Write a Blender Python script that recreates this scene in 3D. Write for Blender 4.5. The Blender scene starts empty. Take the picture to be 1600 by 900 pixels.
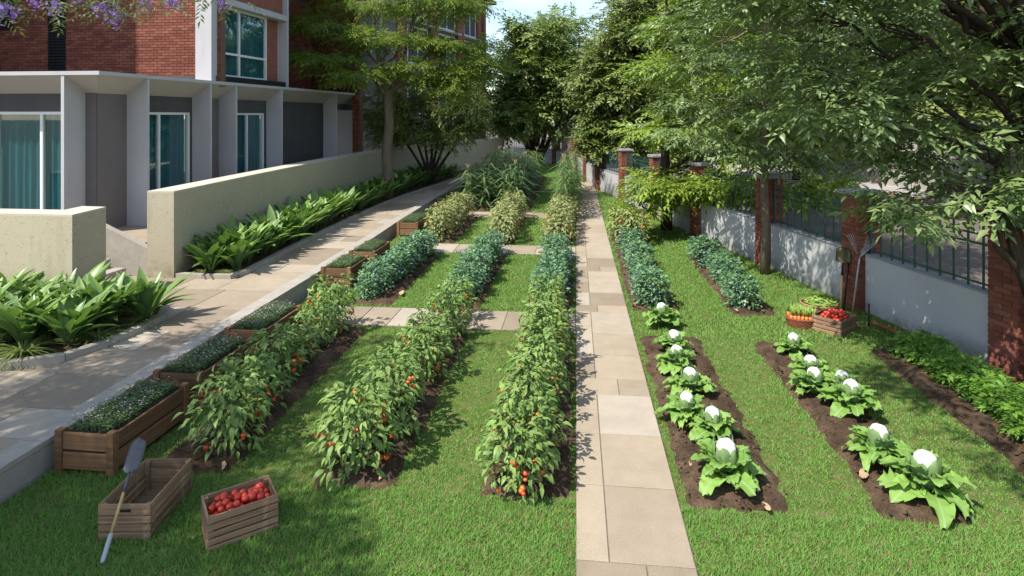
import bpy, math, random
import numpy as np
from mathutils import Vector, Matrix, Euler
from mathutils.geometry import tessellate_polygon

SC = bpy.context.scene
COL = SC.collection
random.seed(7)
RNG = np.random.default_rng(11)
R = math.radians

# ------------------------------------------------------------------ camera
cam = bpy.data.cameras.new('camera')
cam.sensor_width = 36.0
cam.lens = 21.375
cam.shift_y = -0.1675
cam.clip_start = 0.1
cam.clip_end = 2000
camo = bpy.data.objects.new('camera', cam)
camo.location = (0, 0, 3.6)
camo.rotation_euler = (R(90), 0, math.atan(100 / 950))
COL.objects.link(camo)
SC.camera = camo

# ------------------------------------------------------------------ sky + sun
SUN_EL = R(53)
SUN_DIR = Vector((0.74 * math.cos(SUN_EL), 0.673 * math.cos(SUN_EL), -math.sin(SUN_EL)))   # the way light travels
W = bpy.data.worlds.new('World')
SC.world = W
W.use_nodes = True
nt = W.node_tree
nt.nodes.clear()
sky = nt.nodes.new('ShaderNodeTexSky')
sky.sky_type = 'NISHITA'
sky.sun_disc = False
sky.sun_elevation = SUN_EL
sky.sun_rotation = math.atan2(-SUN_DIR.x, -SUN_DIR.y)
sky.air_density = 1.0
sky.dust_density = 0.6
sky.ozone_density = 1.0
tc = nt.nodes.new('ShaderNodeTexCoord')
mp = nt.nodes.new('ShaderNodeMapping')
mp.inputs['Scale'].default_value = (1.0, 1.0, 3.2)
nz = nt.nodes.new('ShaderNodeTexNoise')
nz.inputs['Scale'].default_value = 2.4
nz.inputs['Detail'].default_value = 7
nz.inputs['Roughness'].default_value = 0.6
rp = nt.nodes.new('ShaderNodeValToRGB')
rp.color_ramp.elements[0].position = 0.42
rp.color_ramp.elements[1].position = 0.78
mx = nt.nodes.new('ShaderNodeMix')
mx.data_type = 'RGBA'
mx.inputs[7].default_value = (6.5, 7.2, 7.8, 1)
bg = nt.nodes.new('ShaderNodeBackground')
bg.inputs['Strength'].default_value = 0.15
ow = nt.nodes.new('ShaderNodeOutputWorld')
L = nt.links.new
L(tc.outputs['Generated'], mp.inputs['Vector'])
L(mp.outputs['Vector'], nz.inputs['Vector'])
L(nz.outputs['Fac'], rp.inputs['Fac'])
ml = nt.nodes.new('ShaderNodeMath')
ml.operation = 'MULTIPLY'
ml.inputs[1].default_value = 0.75
L(rp.outputs['Color'], ml.inputs[0])
L(ml.outputs[0], mx.inputs[0])
L(sky.outputs['Color'], mx.inputs[6])
L(mx.outputs[2], bg.inputs['Color'])
L(bg.outputs['Background'], ow.inputs['Surface'])

sl = bpy.data.lights.new('sun', 'SUN')
sl.energy = 4.8
sl.angle = R(0.5)
sl.color = (1.0, 0.955, 0.88)
so = bpy.data.objects.new('sun', sl)
so.rotation_euler = SUN_DIR.to_track_quat('-Z', 'Y').to_euler()
so.location = (-20, -4, 30)
COL.objects.link(so)
SC.view_settings.view_transform = 'Standard'
SC.view_settings.look = 'None'
SC.view_settings.exposure = 0.67
SC.view_settings.gamma = 1.0
SC.cycles.max_bounces = 8
SC.cycles.transparent_max_bounces = 12
SC.cycles.sample_clamp_indirect = 6.0

# ------------------------------------------------------------------ materials
def node(t, kind, **kw):
    n = t.nodes.new('ShaderNode' + kind)
    for k, v in kw.items():
        setattr(n, k, v)
    return n

def new_mat(name):
    m = bpy.data.materials.new(name)
    m.use_nodes = True
    t = m.node_tree
    b = t.nodes['Principled BSDF']
    return m, t, b

def rgba(c):
    return (c[0], c[1], c[2], 1)

def mixc(t, fac, a, b, blend='MIX'):
    n = node(t, 'Mix', data_type='RGBA', blend_type=blend)
    for sock, v in ((n.inputs[0], fac), (n.inputs[6], a), (n.inputs[7], b)):
        if hasattr(v, 'is_output'):
            t.links.new(v, sock)
        elif isinstance(v, (int, float)):
            sock.default_value = v
        else:
            sock.default_value = rgba(v)
    return n.outputs[2]

def noise(t, scale, detail=5, rough=0.6, coord='Object', stretch=None):
    c = node(t, 'TexCoord')
    n = node(t, 'TexNoise')
    n.inputs['Scale'].default_value = scale
    n.inputs['Detail'].default_value = detail
    n.inputs['Roughness'].default_value = rough
    src = c.outputs[coord]
    if coord == 'World':
        g = node(t, 'NewGeometry')
        src = g.outputs['Position']
    if stretch:
        m = node(t, 'Mapping')
        m.inputs['Scale'].default_value = stretch
        t.links.new(src, m.inputs['Vector'])
        src = m.outputs['Vector']
    t.links.new(src, n.inputs['Vector'])
    return n.outputs['Fac']

def world_noise(t, scale, detail=5, rough=0.6, stretch=None):
    g = node(t, 'NewGeometry')
    n = node(t, 'TexNoise')
    n.inputs['Scale'].default_value = scale
    n.inputs['Detail'].default_value = detail
    n.inputs['Roughness'].default_value = rough
    src = g.outputs['Position']
    if stretch:
        m = node(t, 'Mapping')
        m.inputs['Scale'].default_value = stretch
        t.links.new(src, m.inputs['Vector'])
        src = m.outputs['Vector']
    t.links.new(src, n.inputs['Vector'])
    return n.outputs['Fac']

def ramp(t, fac, stops):
    r = node(t, 'ValToRGB')
    e = r.color_ramp.elements
    while len(e) < len(stops):
        e.new(0.5)
    for i, (p, c) in enumerate(stops):
        e[i].position = p
        e[i].color = rgba(c) if not isinstance(c, (int, float)) else (c, c, c, 1)
    t.links.new(fac, r.inputs['Fac'])
    return r.outputs['Color']

def bump(t, b, height, strength, dist=0.01):
    n = node(t, 'Bump')
    n.inputs['Strength'].default_value = strength
    n.inputs['Distance'].default_value = dist
    t.links.new(height, n.inputs['Height'])
    t.links.new(n.outputs['Normal'], b.inputs['Normal'])

def surf(name, c1, c2, scale=6, rough=0.8, bs=0.3, bscale=60, bdist=0.01, spec=0.3, rand=None, stretch=None, fine=0.35):
    """two tone procedural surface with a fine grain, optional per object palette"""
    m, t, b = new_mat(name)
    a = world_noise(t, scale, 6, 0.65, stretch)
    f = world_noise(t, bscale, 4, 0.7, stretch)
    col = mixc(t, ramp(t, a, [(0.3, 0.0), (0.7, 1.0)]), c1, c2)
    if rand:
        oi = node(t, 'ObjectInfo')
        rr = node(t, 'ValToRGB')
        rr.color_ramp.interpolation = 'CONSTANT'
        e = rr.color_ramp.elements
        while len(e) < len(rand):
            e.new(0.5)
        for i, cc in enumerate(rand):
            e[i].position = i / len(rand)
            e[i].color = rgba(cc)
        t.links.new(oi.outputs['Random'], rr.inputs['Fac'])
        col = mixc(t, 0.78, col, rr.outputs['Color'])
        col = mixc(t, 1.0, col, ramp(t, world_noise(t, 1.7, 7, 0.7), [(0.36, 0.90), (0.6, 1.05)]), 'MULTIPLY')
    g = ramp(t, f, [(0.25, 1 - fine), (0.75, 1 + fine * 0.4)])
    col = mixc(t, 1.0, col, g, 'MULTIPLY')
    t.links.new(col, b.inputs['Base Color'])
    b.inputs['Roughness'].default_value = rough
    b.inputs['Specular IOR Level'].default_value = spec
    bump(t, b, f, bs, bdist)
    return m

def leaf_mat(name, dark, light, trans=0.3, rough=0.5, spec=0.35, under=None, rib=None, ribw=0.02, tip=None, dead=None):
    m, t, b = new_mat(name)
    g = node(t, 'NewGeometry')
    oi = node(t, 'ObjectInfo')
    ad = node(t, 'Math', operation='ADD')
    t.links.new(g.outputs['Random Per Island'], ad.inputs[0])
    t.links.new(oi.outputs['Random'], ad.inputs[1])
    fr = node(t, 'Math', operation='FRACT')
    t.links.new(ad.outputs[0], fr.inputs[0])
    col = mixc(t, fr.outputs[0], dark, light)
    col = mixc(t, world_noise(t, 1.7, 3), col, mixc(t, 0.5, col, tip if tip else light))
    if dead:
        gt = node(t, 'Math', operation='GREATER_THAN')
        gt.inputs[1].default_value = 0.88
        t.links.new(g.outputs['Random Per Island'], gt.inputs[0])
        col = mixc(t, gt.outputs[0], col, dead)
    if rib:
        tcx = node(t, 'TexCoord')
        sx = node(t, 'SeparateXYZ')
        t.links.new(tcx.outputs['Object'], sx.inputs[0])
        ab = node(t, 'Math', operation='ABSOLUTE')
        t.links.new(sx.outputs[0], ab.inputs[0])
        mr = node(t, 'MapRange')
        mr.inputs['From Min'].default_value = ribw
        mr.inputs['From Max'].default_value = ribw * 0.4
        t.links.new(ab.outputs[0], mr.inputs['Value'])
        col = mixc(t, mr.outputs[0], col, rib)
    if under:
        col = mixc(t, g.outputs['Backfacing'], col, under)
    t.links.new(col, b.inputs['Base Color'])
    b.inputs['Roughness'].default_value = rough
    b.inputs['Specular IOR Level'].default_value = spec
    tr = node(t, 'BsdfTranslucent')
    tcol = mixc(t, 0.5, col, (light[0] * 1.5, light[1] * 1.6, light[2] * 0.6))
    t.links.new(tcol, tr.inputs['Color'])
    ms = node(t, 'MixShader')
    ms.inputs[0].default_value = trans
    t.links.new(b.outputs[0], ms.inputs[1])
    t.links.new(tr.outputs[0], ms.inputs[2])
    t.links.new(ms.outputs[0], t.nodes['Material Output'].inputs['Surface'])
    return m

def plain(name, c, rough=0.5, metal=0.0, var=0.12, spec=0.4, scale=30):
    m, t, b = new_mat(name)
    f = world_noise(t, scale, 4)
    col = mixc(t, f, [x * (1 - var) for x in c], [min(1, x * (1 + var)) for x in c])
    t.links.new(col, b.inputs['Base Color'])
    b.inputs['Roughness'].default_value = rough
    b.inputs['Metallic'].default_value = metal
    b.inputs['Specular IOR Level'].default_value = spec
    return m

def wood_mat(name, c1, c2, grain=(1, 1, 1), rough=0.75, wear=None):
    m, t, b = new_mat(name)
    c = node(t, 'TexCoord')
    oi = node(t, 'ObjectInfo')
    mpn = node(t, 'Mapping')
    mpn.inputs['Scale'].default_value = (1.2, 34, 34)
    av = node(t, 'VectorMath', operation='ADD')
    sc = node(t, 'VectorMath', operation='SCALE')
    sc.inputs[0].default_value = (7.3, 3.1, 5.7)
    t.links.new(oi.outputs['Random'], sc.inputs['Scale'])
    t.links.new(c.outputs['Object'], av.inputs[0])
    t.links.new(sc.outputs[0], av.inputs[1])
    t.links.new(av.outputs[0], mpn.inputs['Vector'])
    n = node(t, 'TexNoise')
    n.inputs['Scale'].default_value = 1.0
    n.inputs['Detail'].default_value = 7
    n.inputs['Roughness'].default_value = 0.65
    n.inputs['Distortion'].default_value = 0.6
    t.links.new(mpn.outputs[0], n.inputs['Vector'])
    col = ramp(t, n.outputs['Fac'], [(0.28, c1), (0.68, c2)])
    rv = ramp(t, oi.outputs['Random'], [(0.0, 0.72), (1.0, 1.2)])
    col = mixc(t, 1.0, col, rv, 'MULTIPLY')
    if wear:
        col = mixc(t, ramp(t, noise(t, 9, 6, 0.7), [(0.55, 0.0), (0.72, 0.7)]), col, wear)
    t.links.new(col, b.inputs['Base Color'])
    b.inputs['Roughness'].default_value = rough
    b.inputs['Specular IOR Level'].default_value = 0.25
    bump(t, b, n.outputs['Fac'], 0.45, 0.004)
    return m

M = {}
# paving
PAL = [(0.358, 0.286, 0.2), (0.407, 0.335, 0.245), (0.424, 0.362, 0.285), (0.259, 0.2, 0.138), (0.38, 0.302, 0.21), (0.396, 0.329, 0.25), (0.319, 0.248, 0.175)]
M['slab'] = surf('paving_stone', (0.29, 0.25, 0.20), (0.36, 0.32, 0.265), 2.6, 0.85, 0.25, 70, 0.004, 0.25, PAL, None, 0.26)
M['joint'] = surf('sand_joint', (0.20, 0.165, 0.12), (0.27, 0.225, 0.17), 8, 0.95, 0.4, 90)
M['kerb'] = surf('kerb_stone', (0.31, 0.28, 0.235), (0.39, 0.355, 0.30), 5, 0.85, 0.3, 80, 0.004, 0.25, None, None, 0.2)
# soil and lawn
m, t, b = new_mat('bed_soil')
a1 = world_noise(t, 3.0, 8, 0.7)
a2 = world_noise(t, 38, 6, 0.75)
cc = ramp(t, a1, [(0.32, (0.050, 0.032, 0.020)), (0.52, (0.11, 0.072, 0.046)), (0.72, (0.20, 0.135, 0.085))])
cc = mixc(t, 1.0, cc, ramp(t, a2, [(0.3, 0.5), (0.7, 1.25)]), 'MULTIPLY')
t.links.new(cc, b.inputs['Base Color'])
b.inputs['Roughness'].default_value = 0.95
b.inputs['Specular IOR Level'].default_value = 0.1
bump(t, b, a2, 0.9, 0.03)
M['soil'] = m
m, t, b = new_mat('lawn_ground')
a1 = world_noise(t, 11, 5, 0.75)
a2 = world_noise(t, 55, 5, 0.7)
cc = ramp(t, a1, [(0.42, (0.085, 0.15, 0.025)), (0.56, (0.14, 0.16, 0.05)), (0.70, (0.27, 0.18, 0.11))])
cc = mixc(t, 1.0, cc, ramp(t, a2, [(0.3, 0.55), (0.7, 1.2)]), 'MULTIPLY')
t.links.new(cc, b.inputs['Base Color'])
b.inputs['Roughness'].default_value = 0.95
b.inputs['Specular IOR Level'].default_value = 0.1
bump(t, b, a2, 0.8, 0.02)
M['lawn'] = m
M['grass'] = leaf_mat('grass_blade', (0.085, 0.225, 0.034), (0.185, 0.36, 0.070), 0.32, 0.55, 0.25, tip=(0.24, 0.37, 0.085), dead=(0.30, 0.19, 0.12))
M['far_ground'] = surf('far_ground', (0.06, 0.08, 0.025), (0.11, 0.10, 0.05), 0.5, 0.95, 0.4, 12)
M['asphalt'] = surf('road_asphalt', (0.12, 0.098, 0.082), (0.17, 0.14, 0.12), 0.6, 0.9, 0.4, 90, 0.006)
M['road_paving'] = surf('footway_paving', (0.34, 0.31, 0.29), (0.42, 0.39, 0.37), 1.2, 0.9, 0.3, 40)
M['red_paver'] = surf('red_paver', (0.36, 0.13, 0.09), (0.44, 0.18, 0.13), 3, 0.9, 0.3, 40)
# buildings
M['brick'] = surf('red_brick', (0.22, 0.068, 0.040), (0.33, 0.115, 0.068), 9, 0.9, 0.5, 110, 0.006, 0.2,
                  [(0.19, 0.062, 0.044), (0.24, 0.082, 0.055), (0.145, 0.050, 0.040), (0.27, 0.100, 0.066), (0.21, 0.070, 0.048), (0.24, 0.092, 0.070)], None, 0.3)
M['mortar'] = surf('mortar', (0.15, 0.085, 0.062), (0.20, 0.12, 0.09), 12, 0.95, 0.4, 90)
M['white'] = surf('white_render', (0.42, 0.407, 0.415), (0.46, 0.447, 0.452), 1.1, 0.75, 0.15, 60, 0.003, 0.3, None, None, 0.05)
M['soffit'] = surf('soffit_render', (0.43, 0.405, 0.39), (0.47, 0.445, 0.43), 1.1, 0.8, 0.12, 60, 0.003, 0.3, None, None, 0.05)
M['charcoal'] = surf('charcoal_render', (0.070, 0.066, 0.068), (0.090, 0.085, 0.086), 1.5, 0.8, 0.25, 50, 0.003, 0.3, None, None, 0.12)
M['greige'] = surf('taupe_render', (0.15, 0.135, 0.13), (0.18, 0.16, 0.155), 1.5, 0.85, 0.2, 50, 0.003, 0.25, None, None, 0.1)
M['black'] = plain('black_metal_and_shade', (0.012, 0.013, 0.016), 0.5)  # also painted where the porch and the hand hole are only dark
M['whiteframe'] = plain('white_frame', (0.70, 0.70, 0.70), 0.4, 0, 0.03)
M['teal'] = None
m, t, b = new_mat('teal_curtain')
f = noise(t, 1.0, 3, 0.5, 'Object', (30, 30, 0.6))
t.links.new(ramp(t, f, [(0.3, (0.015, 0.10, 0.13)), (0.7, (0.045, 0.21, 0.25))]), b.inputs['Base Color'])
b.inputs['Roughness'].default_value = 0.9
M['teal'] = m
m, t, b = new_mat('window_glass')
tr = node(t, 'BsdfTransparent')
tr.inputs['Color'].default_value = (0.80, 0.90, 0.90, 1)
gl = node(t, 'BsdfGlossy')
gl.inputs['Roughness'].default_value = 0.02
fr = node(t, 'LayerWeight')
pw = node(t, 'Math', operation='POWER')
pw.inputs[1].default_value = 3.0
t.links.new(fr.outputs['Facing'], pw.inputs[0])
ad = node(t, 'Math', operation='MULTIPLY_ADD')
ad.inputs[1].default_value = 0.6
ad.inputs[2].default_value = 0.075
t.links.new(pw.outputs[0], ad.inputs[0])
ms = node(t, 'MixShader')
t.links.new(ad.outputs[0], ms.inputs[0])
t.links.new(tr.outputs[0], ms.inputs[1])
t.links.new(gl.outputs[0], ms.inputs[2])
t.links.new(ms.outputs[0], t.nodes['Material Output'].inputs['Surface'])
M['glass'] = m
m, t, b = new_mat('beige_roughcast')
c0 = world_noise(t, 1.6, 4)
col = mixc(t, c0, (0.40, 0.348, 0.24), (0.47, 0.412, 0.295))
g = node(t, 'NewGeometry')
vo = node(t, 'TexVoronoi')
vo.inputs['Scale'].default_value = 24
t.links.new(g.outputs['Position'], vo.inputs['Vector'])
sp = ramp(t, vo.outputs['Distance'], [(0.14, 0.30), (0.30, 1.0)])
spn = mixc(t, ramp(t, world_noise(t, 9, 4, 0.7), [(0.45, 0.0), (0.6, 1.0)]), (1, 1, 1), sp)
col = mixc(t, 1.0, col, spn, 'MULTIPLY')
f = world_noise(t, 90, 4, 0.7)
col = mixc(t, 1.0, col, ramp(t, f, [(0.3, 0.82), (0.7, 1.1)]), 'MULTIPLY')
t.links.new(col, b.inputs['Base Color'])
b.inputs['Roughness'].default_value = 0.9
bump(t, b, f, 0.5, 0.008)
M['beige'] = m
M['beige_top'] = surf('coping_cream', (0.50, 0.46, 0.36), (0.56, 0.52, 0.42), 3, 0.85, 0.3, 80)
M['fencewall'] = surf('grey_plaster', (0.40, 0.40, 0.405), (0.48, 0.475, 0.47), 0.9, 0.85, 0.25, 70, 0.004, 0.25, None, None, 0.12)
def splash(mat, z0, h, colr):
    t = mat.node_tree; b = t.nodes['Principled BSDF']
    src = b.inputs['Base Color'].links[0].from_socket
    g = node(t, 'NewGeometry'); sx = node(t, 'SeparateXYZ'); t.links.new(g.outputs['Position'], sx.inputs[0])
    mr = node(t, 'MapRange'); mr.inputs['From Min'].default_value = z0 + h; mr.inputs['From Max'].default_value = z0
    t.links.new(sx.outputs[2], mr.inputs['Value'])
    mu = node(t, 'Math', operation='MULTIPLY'); t.links.new(mr.outputs[0], mu.inputs[0])
    n1 = ramp(t, world_noise(t, 6, 6, .75), [(.38, 0.0), (.62, 1.0)])
    t.links.new(n1, mu.inputs[1])
    streak = ramp(t, world_noise(t, 5, 5, .7, (1, 1, .12)), [(.55, 0.0), (.75, .28)])
    col = mixc(t, streak, src, colr)
    col = mixc(t, mu.outputs[0], col, colr)
    t.links.new(col, b.inputs['Base Color'])
splash(M['white'], -5, .1, (.25, .24, .235))
splash(M['charcoal'], -5, .1, (.05, .047, .047))
splash(M['greige'], -5, .1, (.11, .10, .095))
splash(M['fencewall'], 0.0, .34, (.19, .17, .13))
splash(M['beige'], .28, .4, (.20, .175, .105))
M['fencecap'] = surf('pillar_cap_concrete', (0.25, 0.25, 0.265), (0.32, 0.32, 0.335), 5, 0.85, 0.3, 60)
M['greenpaint'] = plain('green_paint', (0.028, 0.075, 0.058), 0.45, 0.0, 0.2)
# wood
M['planter'] = wood_mat('brown_timber', (0.105, 0.052, 0.025), (0.27, 0.142, 0.070))
M['crate'] = wood_mat('weathered_crate_wood', (0.16, 0.092, 0.052), (0.33, 0.205, 0.125), wear=(0.42, 0.30, 0.20))
M['handle'] = wood_mat('ash_handle', (0.42, 0.27, 0.10), (0.60, 0.42, 0.19), rough=0.5)
M['wicker'] = surf('wicker', (0.22, 0.12, 0.05), (0.42, 0.26, 0.13), 30, 0.8, 0.6, 120)
M['wicker_red'] = surf('red_wicker', (0.16, 0.05, 0.025), (0.30, 0.10, 0.045), 30, 0.8, 0.6, 120)
M['liner'] = surf('dark_compost', (0.010, 0.009, 0.009), (0.03, 0.026, 0.022), 25, 0.95, 0.8, 90, 0.02)
M['blade'] = plain('worn_steel', (0.095, 0.095, 0.105), 0.5, 0.35, 0.3)
M['grip'] = plain('grey_grip', (0.38, 0.40, 0.43), 0.5)
M['olive_metal'] = plain('olive_steel', (0.085, 0.075, 0.03), 0.5, 0.4, 0.3)
M['rust'] = surf('rusty_metal', (0.16, 0.06, 0.03), (0.26, 0.11, 0.05), 20, 0.8, 0.4, 90)
M['chip'] = surf('bark_chip', (0.42, 0.28, 0.16), (0.55, 0.39, 0.24), 12, 0.85, 0.4, 60)
# plants
M['tomato_leaf'] = leaf_mat('tomato_leaf', (0.030, 0.095, 0.016), (0.18, 0.30, 0.060), 0.18, 0.5, 0.35, (0.13, 0.19, 0.075), tip=(0.34, 0.42, 0.13))
M['pepper_leaf'] = leaf_mat('pepper_leaf', (0.11, 0.15, 0.04), (0.30, 0.33, 0.12), 0.2, 0.5, 0.4, (0.2, 0.24, 0.1), tip=(0.42, 0.40, 0.18))
M['berry_leaf'] = leaf_mat('blueberry_leaf', (0.045, 0.125, 0.055), (0.17, 0.30, 0.13), 0.16, 0.42, 0.5, (0.09, 0.17, 0.12))
M['berry'] = plain('blueberry_skin', (0.03, 0.045, 0.17), 0.55, 0, 0.3)
M['corn_leaf'] = leaf_mat('corn_leaf', (0.055, 0.115, 0.035), (0.14, 0.225, 0.075), 0.3, 0.45, 0.4, tip=(0.2, 0.26, 0.11))
M['corn_tassel'] = plain('corn_tassel', (0.34, 0.27, 0.14), 0.8)
M['caul_leaf'] = leaf_mat('cauliflower_leaf', (0.12, 0.25, 0.045), (0.25, 0.41, 0.09), 0.28, 0.5, 0.35, (0.15, 0.25, 0.10), rib=(0.30, 0.42, 0.17), ribw=0.028)
M['caul_wrap'] = leaf_mat('cauliflower_wrapper_leaf', (0.11, 0.19, 0.08), (0.17, 0.26, 0.11), 0.25, 0.55, 0.3, (0.20, 0.30, 0.12), rib=(0.34, 0.42, 0.22), ribw=0.03)
M['curd'] = surf('cauliflower_curd', (0.80, 0.79, 0.74), (0.86, 0.85, 0.81), 20, 0.7, 0.5, 90, 0.01, 0.3, None, None, 0.1)
M['fern_leaf'] = leaf_mat('carrot_top_leaf', (0.08, 0.20, 0.028), (0.20, 0.35, 0.055), 0.32, 0.5, 0.35)
M['lily_leaf'] = leaf_mat('broad_leaf', (0.05, 0.145, 0.026), (0.20, 0.34, 0.06), 0.22, 0.40, 0.5, (0.08, 0.15, 0.05), rib=(0.14, 0.21, 0.07), ribw=0.035, tip=(0.30, 0.42, 0.085))
M['tuft_leaf'] = leaf_mat('fountain_grass_leaf', (0.10, 0.15, 0.035), (0.20, 0.25, 0.075), 0.3, 0.5, 0.3)
M['sprout'] = leaf_mat('microgreen_leaf', (0.04, 0.085, 0.025), (0.12, 0.185, 0.06), 0.25, 0.5, 0.3)
M['sprout_flower'] = plain('lilac_bloom', (0.42, 0.36, 0.46), 0.7)
M['stem'] = plain('green_stem', (0.07, 0.11, 0.03), 0.6)
M['wood_stem'] = plain('woody_stem', (0.12, 0.08, 0.05), 0.8)
M['bark'] = surf('grey_bark', (0.15, 0.115, 0.08), (0.24, 0.19, 0.135), 8, 0.95, 0.8, 40, 0.02, 0.15, None, (1, 1, 0.25))
M['dark_bark'] = surf('dark_bark', (0.045, 0.033, 0.026), (0.085, 0.063, 0.048), 8, 0.95, 0.8, 40, 0.02, 0.15, None, (1, 1, 0.25))
M['leaf_near'] = leaf_mat('maple_ash_leaf', (0.045, 0.098, 0.028), (0.17, 0.245, 0.075), 0.20, 0.38, 0.55, (0.15, 0.21, 0.075), tip=(0.28, 0.34, 0.13))
M['leaf_bright'] = leaf_mat('bright_leaf', (0.085, 0.165, 0.02), (0.24, 0.335, 0.05), 0.28, 0.45, 0.4, tip=(0.34, 0.41, 0.07))
M['leaf_dark'] = leaf_mat('olive_leaf', (0.05, 0.09, 0.02), (0.18, 0.235, 0.058), 0.2, 0.42, 0.45, tip=(0.29, 0.32, 0.09))
M['leaf_ficus'] = leaf_mat('ficus_leaf', (0.06, 0.115, 0.026), (0.20, 0.27, 0.065), 0.2, 0.42, 0.45, tip=(0.30, 0.35, 0.09))
M['leaf_feather'] = leaf_mat('feathery_leaf', (0.075, 0.135, 0.02), (0.20, 0.28, 0.05), 0.38, 0.5, 0.3, tip=(0.27, 0.32, 0.07))
M['leaf_jac'] = leaf_mat('jacaranda_leaf', (0.085, 0.115, 0.045), (0.16, 0.19, 0.085), 0.3, 0.55, 0.3)
M['purple'] = leaf_mat('purple_petal', (0.26, 0.14, 0.55), (0.42, 0.27, 0.74), 0.3, 0.6, 0.2)
# fruit
def fruit(name, c1, c2, rough=0.28):
    m, t, b = new_mat(name)
    oi = node(t, 'ObjectInfo')
    col = mixc(t, oi.outputs['Random'], c1, c2)
    t.links.new(col, b.inputs['Base Color'])
    b.inputs['Roughness'].default_value = rough
    b.inputs['Specular IOR Level'].default_value = 0.5
    return m
M['fruit_orange'] = fruit('ripening_tomato_skin', (0.62, 0.055, 0.018), (0.66, 0.17, 0.025))
M['fruit_red'] = fruit('red_tomato_skin', (0.42, 0.020, 0.014), (0.62, 0.075, 0.028))
M['carrot'] = fruit('carrot_skin', (0.60, 0.17, 0.04), (0.70, 0.25, 0.06), 0.5)
M['bean'] = fruit('bean_skin', (0.13, 0.24, 0.03), (0.27, 0.37, 0.07), 0.45)

# ------------------------------------------------------------------ object helpers
def link(o):
    COL.objects.link(o)
    return o

def tag(o, label=None, cat=None, group=None, kind=None):
    if label: o['label'] = label
    if cat: o['category'] = cat
    if group: o['group'] = group
    if kind: o['kind'] = kind
    return o

def thing(name, label, cat, loc=(0, 0, 0), rz=0.0, group=None):
    o = bpy.data.objects.new(name, None)
    o.empty_display_size = 0.2
    o.location = loc
    o.rotation_euler = (0, 0, rz)
    link(o)
    return tag(o, label, cat, group)

def part(name, me, parent=None, mat4=None, kind=None):
    o = bpy.data.objects.new(name, me)
    if parent is not None:
        o.parent = parent
    if mat4 is not None:
        o.matrix_basis = mat4
    if kind:
        o['kind'] = kind
    return link(o)

def mesh_np(name, V, F, mats, smooth=False, midx=None):
    """V (n,3) array; F list of index arrays, each (k,3) or (k,4)"""
    me = bpy.data.meshes.new(name)
    V = np.asarray(V, dtype=np.float32)
    if not isinstance(F, list):
        F = [F]
    F = [np.asarray(f, dtype=np.int32) for f in F if len(f)]
    loops = np.concatenate([f.ravel() for f in F])
    tot = np.concatenate([np.full(len(f), f.shape[1], dtype=np.int32) for f in F])
    start = np.concatenate([[0], np.cumsum(tot)[:-1]]).astype(np.int32)
    me.vertices.add(len(V))
    me.vertices.foreach_set('co', V.ravel())
    me.loops.add(len(loops))
    me.loops.foreach_set('vertex_index', loops)
    me.polygons.add(len(tot))
    me.polygons.foreach_set('loop_start', start)
    me.polygons.foreach_set('use_smooth', np.full(len(tot), bool(smooth)))
    for mm in (mats if isinstance(mats, (list, tuple)) else [mats]):
        me.materials.append(mm)
    if midx is not None:
        me.polygons.foreach_set('material_index', np.asarray(midx, dtype=np.int32))
    me.update(calc_edges=True)
    return me

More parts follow.
